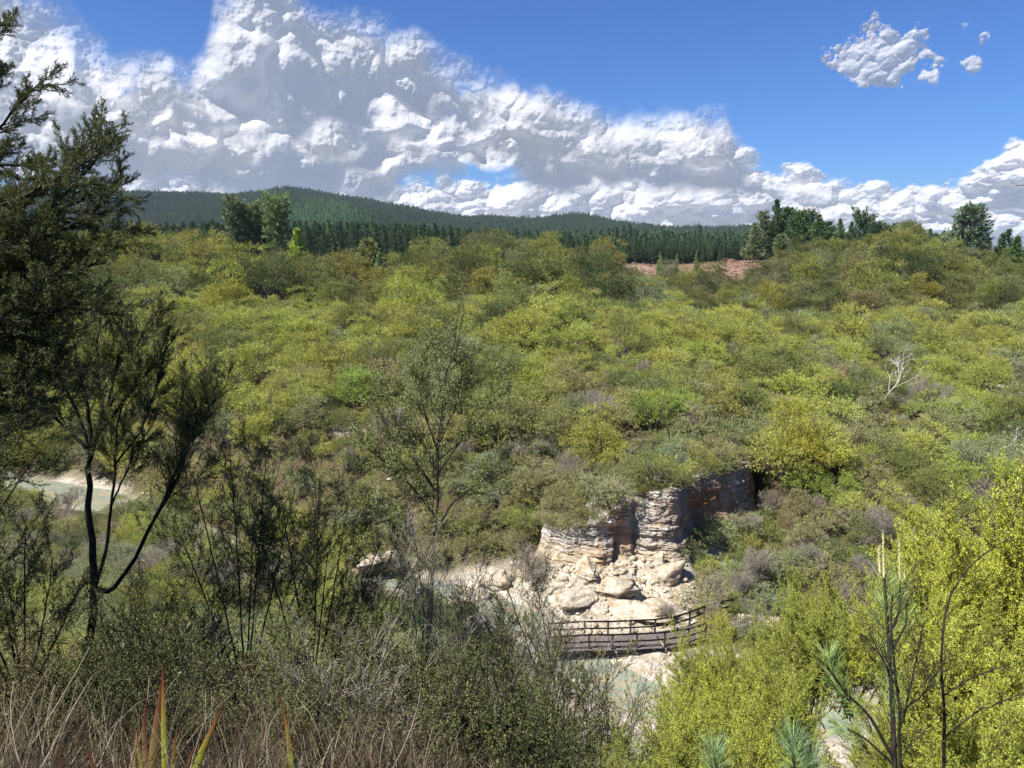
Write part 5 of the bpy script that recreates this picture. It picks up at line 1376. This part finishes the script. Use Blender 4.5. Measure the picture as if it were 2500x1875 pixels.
# --- grey bare shrubs
DTW = [twig_shrub(601, H=2.3, n=10, kids=(8, 5, 4), r0=.011, rmin=.0022, spread=.35, trop=.02), twig_shrub(602, H=1.9, n=14, kids=(8, 6, 4), r0=.010, rmin=.0022, spread=.8, trop=-.01),
       twig_shrub(603, H=2.0, n=12, kids=(7, 5, 4), r0=.010, rmin=.0024, spread=.6, trop=.02)]
for i, (px, py, d, sc, k, lab) in enumerate([(1050, 1325, 10.5, 1.05, 0, 'tall silvery leafless shrub in front of the slim centre tree'), (1220, 1400, 9.5, .95, 1, 'grey leafless shrub arching towards the boardwalk'), (1150, 1480, 8.5, .9, 2, 'grey twiggy shrub between the two taller bare shrubs'),
        (700, 1500, 7.5, .8, 1, 'grey twiggy shrub with arching bare branches left of centre'), (380, 1480, 8, .7, 2, 'small bare shrub right of the forked tree foot'), (1330, 1500, 9, .8, 1, 'fine grey twiggy shrub just left of the deck'), (900, 1560, 6.5, .75, 0, 'thin upright bare shrub left of the silvery one')]):
    p = at(px, py, d); one('bare_shrub', DTW[k], p[0], p[1], p[2] - 2.1 * sc, i * 1.3, sc, lab, 'bare shrub', 'leafless grey shrubs on the near bank')

# --- young pine with pale candles
def needles_along(P, rg, n, L, back=.6):
    t_ = rg.random(n) * (len(P) - 1); i = np.minimum(t_.astype(int), len(P) - 2); f = (t_ - i)[:, None]; Q = P[i] * (1 - f) + P[i + 1] * f; T = unit(P[i + 1] - P[i])
    R = rg.normal(size=(n, 3)); D = unit(T * rg.uniform(.4, 1.2, n)[:, None] + unit(np.cross(T, R)) * back)
    return Q, D, L * rg.uniform(.75, 1.1, n)
m_candle, t, out = material("pine candle"); principled(t, out, t.ramp(t.noise(t.new('ShaderNodeTexCoord').outputs['Object'], 60, 3), [(.4, (.36, .33, .13)), (.6, (.55, .52, .27))]), .6)
def young_pine(name, stems, tuftlines, candles, seed, tint, label, group=None):
    rg = np.random.default_rng(seed); tb = Tubes(6); O = stems[0][0][0]
    for P, r0, r1 in stems: tb.add(resample(P - O, 12), np.linspace(r0, r1, 12))
    V = []
    for P, n, L in tuftlines:
        Q, D, Ls = needles_along(resample(P - O, 10), rg, int(n * .30), L); 
        for s_ in range(2):
            D2 = unit(D + rg.normal(size=D.shape) * .06); V.append(leaves(Q, D2, Ls * 1.2, .0030, rg, up=0))
    V = np.concatenate(V); o = empty(name, tuple(O)); tag(o, label, 'young pine', group)
    c = link('needles', leaf_mesh('needles', V, m_needle, rg), o); c["tint"] = list(tint); link('trunk', tb.mesh('trunk', m_barkdark), o)
    for P in candles:
        tc_ = Tubes(6); R = resample(P - O, 10); tc_.add(R, np.linspace(.010, .004, 10))
        Q, D, Ls = needles_along(R, rg, 200, .028, .35)
        lv = leaves(Q, D, Ls, .004, rg, up=0)
        nb = tc_.n; me = mesh_np('candle', np.concatenate([np.concatenate(tc_.V), lv]), quads=np.concatenate([np.concatenate(tc_.Q), np.arange(len(lv)).reshape(-1, 4) + nb]), mats=[m_candle])
        link('candle', me, o)
D5 = 5.2
young_pine('young_pine', [(px_line([(2190, 2050), (2185, 1875), (2175, 1650), (2165, 1500), (2158, 1400)], D5), .022, .009), (px_line([(2180, 1850), (2120, 1740), (2060, 1690), (2030, 1640)], D5), .014, .007),
     (px_line([(2170, 1560), (2200, 1480), (2196, 1420)], D5), .010, .006), (px_line([(2172, 1600), (2215, 1520), (2212, 1470)], D5), .009, .005), (px_line([(2185, 1870), (2110, 1800), (2070, 1780)], D5), .010, .006)],
    [(px_line([(2168, 1620), (2160, 1500), (2157, 1420)], D5), 420, .16), (px_line([(2062, 1700), (2030, 1640), (2022, 1600)], D5), 330, .17), (px_line([(2200, 1500), (2196, 1430)], D5), 220, .13), (px_line([(2215, 1540), (2212, 1480)], D5), 200, .13),
     (px_line([(2120, 1810), (2070, 1780), (2040, 1770)], D5), 240, .16), (px_line([(2180, 1760), (2172, 1640)], D5), 260, .16), (px_line([(2120, 1745), (2062, 1700)], D5), 160, .16)],
    [px_line([(2158, 1410), (2157, 1350), (2156, 1302)], D5), px_line([(2197, 1425), (2196, 1370), (2196, 1322)], D5), px_line([(2148, 1400), (2147, 1360), (2146, 1338)], D5), px_line([(2212, 1475), (2210, 1420), (2209, 1388)], D5)],
    701, (.22, .32, .10), 'young pine with long needles and pale upright candles at lower right')
young_pine('pine_sapling', [(px_line([(1760, 1990), (1752, 1900), (1745, 1850)], 4.6), .012, .006)], [(px_line([(1752, 1900), (1745, 1835)], 4.6), 380, .15)], [], 702, (.19, .30, .12), 'small bluish pine tuft at the bottom, left one of the pair')
young_pine('pine_sapling', [(px_line([(1960, 2000), (1945, 1900), (1935, 1850)], 4.6), .012, .006)], [(px_line([(1950, 1910), (1935, 1800)], 4.6), 480, .17), (px_line([(1990, 1900), (1985, 1850)], 4.6), 260, .16)], [], 703, (.19, .30, .13), 'larger bluish pine tuft at the bottom, right one of the pair')

# --- thin dark saplings at lower right
prm6 = PRM((16, 8, 4), (.34, .45, .45), (.7, .7, .7), (.22, .15, .1), levels=2, leaf_lvl=1, gap=.014, wob=.1, trop=.02, rmin=.0013)
fore_tree('thin_sapling', [(px_line([(2200, 2040), (2195, 1875), (2200, 1740), (2180, 1620), (2172, 1520), (2180, 1450)], 4.4), .013, .004, 0, .25), (px_line([(2205, 1760), (2230, 1650), (2250, 1540)], 4.4), .007, .003, 0, .2),
     (px_line([(2196, 1690), (2150, 1600), (2120, 1540)], 4.4), .006, .003, 0, .2), (px_line([(2200, 1740), (2260, 1690), (2310, 1600)], 4.4), .006, .003, 0, .2)], 704, (.12, .12, .045), 'thin dark twiggy sapling overlapping the young pine', 'sapling', prm6, leaf=(.012, .004), trunk_mat=m_barkdark)
fore_tree('thin_sapling', [(px_line([(2305, 2040), (2303, 1875), (2308, 1760), (2298, 1680), (2300, 1560), (2306, 1470), (2340, 1400), (2400, 1350), (2470, 1310)], 4.6), .012, .003, 0, .5), (px_line([(2300, 1700), (2380, 1650), (2470, 1620)], 4.6), .006, .003, 0, .3),
     (px_line([(2304, 1800), (2380, 1740), (2500, 1690)], 4.6), .006, .003, 0, .3)], 705, (.13, .13, .045), 'bare curved stem bending right in front of the bright bushes', 'sapling', PRM((7, 4, 3), (.22, .4, .4), (.7, .7, .7), (.3, .2, .1), levels=2, leaf_lvl=2, gap=.016, wob=.1, trop=.01, rmin=.0012), leaf=(.012, .004), trunk_mat=m_barkdark)
fore_tree('edge_twig', [(px_line([(2640, 500), (2560, 470), (2500, 450), (2478, 455)], 5), .006, .002, 0, .2), (px_line([(2640, 560), (2560, 540), (2490, 535)], 5), .005, .002, 0, .2)], 706, (.10, .08, .04), 'tiny bare twig poking in at the right edge against the clouds', 'twig', PRM((4, 3, 2), (.25, .4, .4), (.5, .6, .6), (.3, .2, .1), levels=1, leaf_lvl=1, gap=.03, rmin=.0012), leaf=(.012, .005), crown='leaves', trunk='stem')

# --- flax blades and dry grass at the bottom left
def blade_mat(name, stops):
    m, t, out = material(name); a = t.new('ShaderNodeAttribute', attribute_name='along').outputs['Fac']
    n = t.noise(t.new('ShaderNodeTexCoord').outputs['Object'], 14, 4, .6)
    c = t.ramp(t.math('ADD', a, t.math('MULTIPLY', t.math('SUBTRACT', n, .5), .25)), stops)
    b = principled(t, None, c, .45); tl = t.new('ShaderNodeBsdfTranslucent'); t.put(tl.inputs[0], c); mx = t.new('ShaderNodeMixShader'); mx.inputs[0].default_value = .45
    t.l.new(b.outputs[0], mx.inputs[1]); t.l.new(tl.outputs[0], mx.inputs[2]); t.l.new(mx.outputs[0], out.inputs[0]); return m
m_flaxg = blade_mat("flax leaf", [(0, (.18, .26, .04)), (.55, (.36, .36, .05)), (.8, (.28, .11, .035)), (.97, (.08, .02, .015))])
m_flaxb = blade_mat("browning flax leaf", [(0, (.22, .20, .06)), (.5, (.26, .18, .07)), (.85, (.15, .045, .025)), (1, (.06, .015, .01))])
def blade(P, w, fold=.25):
    P = resample(P, 14); T = unit(np.gradient(P, axis=0)); side = unit(np.cross(T, np.array([0, 1., .2]))); nrm = np.cross(side, T)
    k = np.linspace(0, 1, 14); ww = w * (np.minimum(1, .55 + k * 1.2) * np.clip((1 - k) / .45, 0.02, 1) ** .8)
    V = np.stack([P - side * ww[:, None] / 2, P - nrm * ww[:, None] * fold, P + side * ww[:, None] / 2], 1).reshape(-1, 3)
    i = np.arange(13)[:, None] * 3; q = np.concatenate([np.stack([i[:, 0], i[:, 0] + 1, i[:, 0] + 4, i[:, 0] + 3], 1), np.stack([i[:, 0] + 1, i[:, 0] + 2, i[:, 0] + 5, i[:, 0] + 4], 1)])
    return V, q, np.repeat(k, 3)
def flax(name, blades, label):
    O = at(blades[0][0][0][0], 2050, blades[0][1])
    o = empty(name, tuple(O)); tag(o, label, 'flax', 'flax clumps in the dry grass')
    for pts, d, w, m in blades:
        P = px_line([(pts[0][0] + (pts[0][0] - pts[1][0]) * .4, pts[0][1] + 160)] + list(pts), d) - O
        V, q, k = blade(P, w * .72); link('blade', mesh_np('blade', V, quads=q, mats=[m], smooth=True, attrs={'along': k}), o)
flax('flax', [([(372, 1875), (380, 1780), (392, 1700), (396, 1640)], 2.3, .040, m_flaxb), ([(402, 1875), (400, 1780), (397, 1680), (397, 1600)], 2.3, .026, m_flaxg), ([(345, 1875), (335, 1800), (322, 1750)], 2.3, .022, m_flaxg),
              ([(420, 1875), (425, 1810), (440, 1760)], 2.4, .022, m_flaxg), ([(360, 1875), (350, 1800), (352, 1740), (362, 1700)], 2.4, .028, m_flaxb), ([(330, 1880), (325, 1840), (318, 1800)], 2.2, .02, m_flaxg)], 'upright flax clump with dark red tips at the bottom left')
flax('flax', [([(475, 1880), (500, 1820), (528, 1760), (552, 1708)], 2.3, .034, m_flaxg), ([(455, 1880), (470, 1830), (500, 1790)], 2.4, .02, m_flaxb)], 'slanting flax blade turning orange towards its tip')
flax('flax', [([(712, 1880), (706, 1810), (694, 1740), (680, 1690)], 2.4, .024, m_flaxg), ([(690, 1880), (720, 1800), (760, 1750)], 2.5, .014, m_flaxb)], 'single curved yellow-green flax blade right of the slanting one')
flax('flax', [([(800, 1885), (840, 1850), (880, 1830)], 2.5, .02, m_flaxb), ([(150, 1885), (140, 1850), (165, 1810)], 2.2, .022, m_flaxb), ([(230, 1885), (222, 1850), (212, 1820)], 2.2, .03, m_flaxb)], 'scattered brown flax tips along the bottom edge')
m_dry, t, out = material("dry grass")
v = t.new('ShaderNodeAttribute', attribute_name='var').outputs['Color']; sp = t.new('ShaderNodeSeparateColor'); t.put(sp.inputs[0], v)
c = t.ramp(sp.outputs[0], [(0, (.035, .020, .013)), (.4, (.075, .050, .030)), (.62, (.13, .10, .06)), (.85, (.28, .245, .17)), (1, (.12, .14, .04))])
principled(t, out, c, .7)
rg = np.random.default_rng(88); V, Qd, vr = [], [], []; nn = 0
for k in range(6500):
    px = rg.uniform(-60, 1120) if rg.random() < .8 else rg.uniform(900, 1420); d = rg.uniform(1.9, 4.6)
    top = np.interp(px, [-60, 300, 700, 900, 1100, 1420], [1630, 1690, 1700, 1690, 1790, 1860])
    b = at(px, 1960 + 40 * rg.random(), d); L = (1960 - top) / F * d * rg.uniform(.1, 1.0) ** 1.5 * 1.35
    ld_ = np.array([rg.normal() * .55 + .15, rg.normal() * .4, 1.0]); ld_ /= np.linalg.norm(ld_)
    e = b + ld_ * L; m = b * .45 + e * .55 + rg.normal(size=3) * .10 * L + np.array([0, 0, .10 * L]); e = e + np.array([rg.normal() * .25, 0, -abs(rg.normal()) * .22]) * L
    P = bez(b, m, e, 6); w = rg.uniform(.0010, .0030) * (d / 3); T = unit(np.gradient(P, axis=0)); s_ = unit(np.cross(T, np.array([rg.normal() * .3, 1, .3])))
    ww = (w * np.linspace(1, .25, 6))[:, None]; V.append(np.stack([P - s_ * ww, P + s_ * ww], 1).reshape(-1, 3)); i = np.arange(5) * 2 + nn; Qd.append(np.stack([i, i + 1, i + 3, i + 2], 1)); nn += 12
    vr.append(np.full((12, 3), np.clip(rg.beta(1.6, 1.8) + .0 * rg.normal(), 0, 1)))
tag(link('dry_grass', mesh_np('dry_grass', np.concatenate(V), quads=np.concatenate(Qd), mats=[m_dry], attrs={'var': np.concatenate(vr)})), 'tangle of dry tan and reddish grass along the bottom left', None, kind='stuff')
# --- neighbouring trees just outside the view on the left; their shade falls on the near bank
T1 = [o for o in C.objects if o.name == 'dark_tree'][0]
for i, (x, y, z, r, s_) in enumerate([(-9.5, 3.0, 22, 1.1, 1.15), (-7.0, -3.0, 24, 2.6, 1.1), (-12.5, 8.5, 19, .3, 1.3), (-10.5, -6, 24, 4.0, 1.2)]):
    o = empty('dark_tree', (x, y, z), r, s_); tag(o, 'tall dark feathery tree standing outside the left edge of the view', 'tree', 'dark trees beyond the left edge')
    for ch in list(T1.children):
        c = ch.copy(); C.objects.link(c); c.parent = o
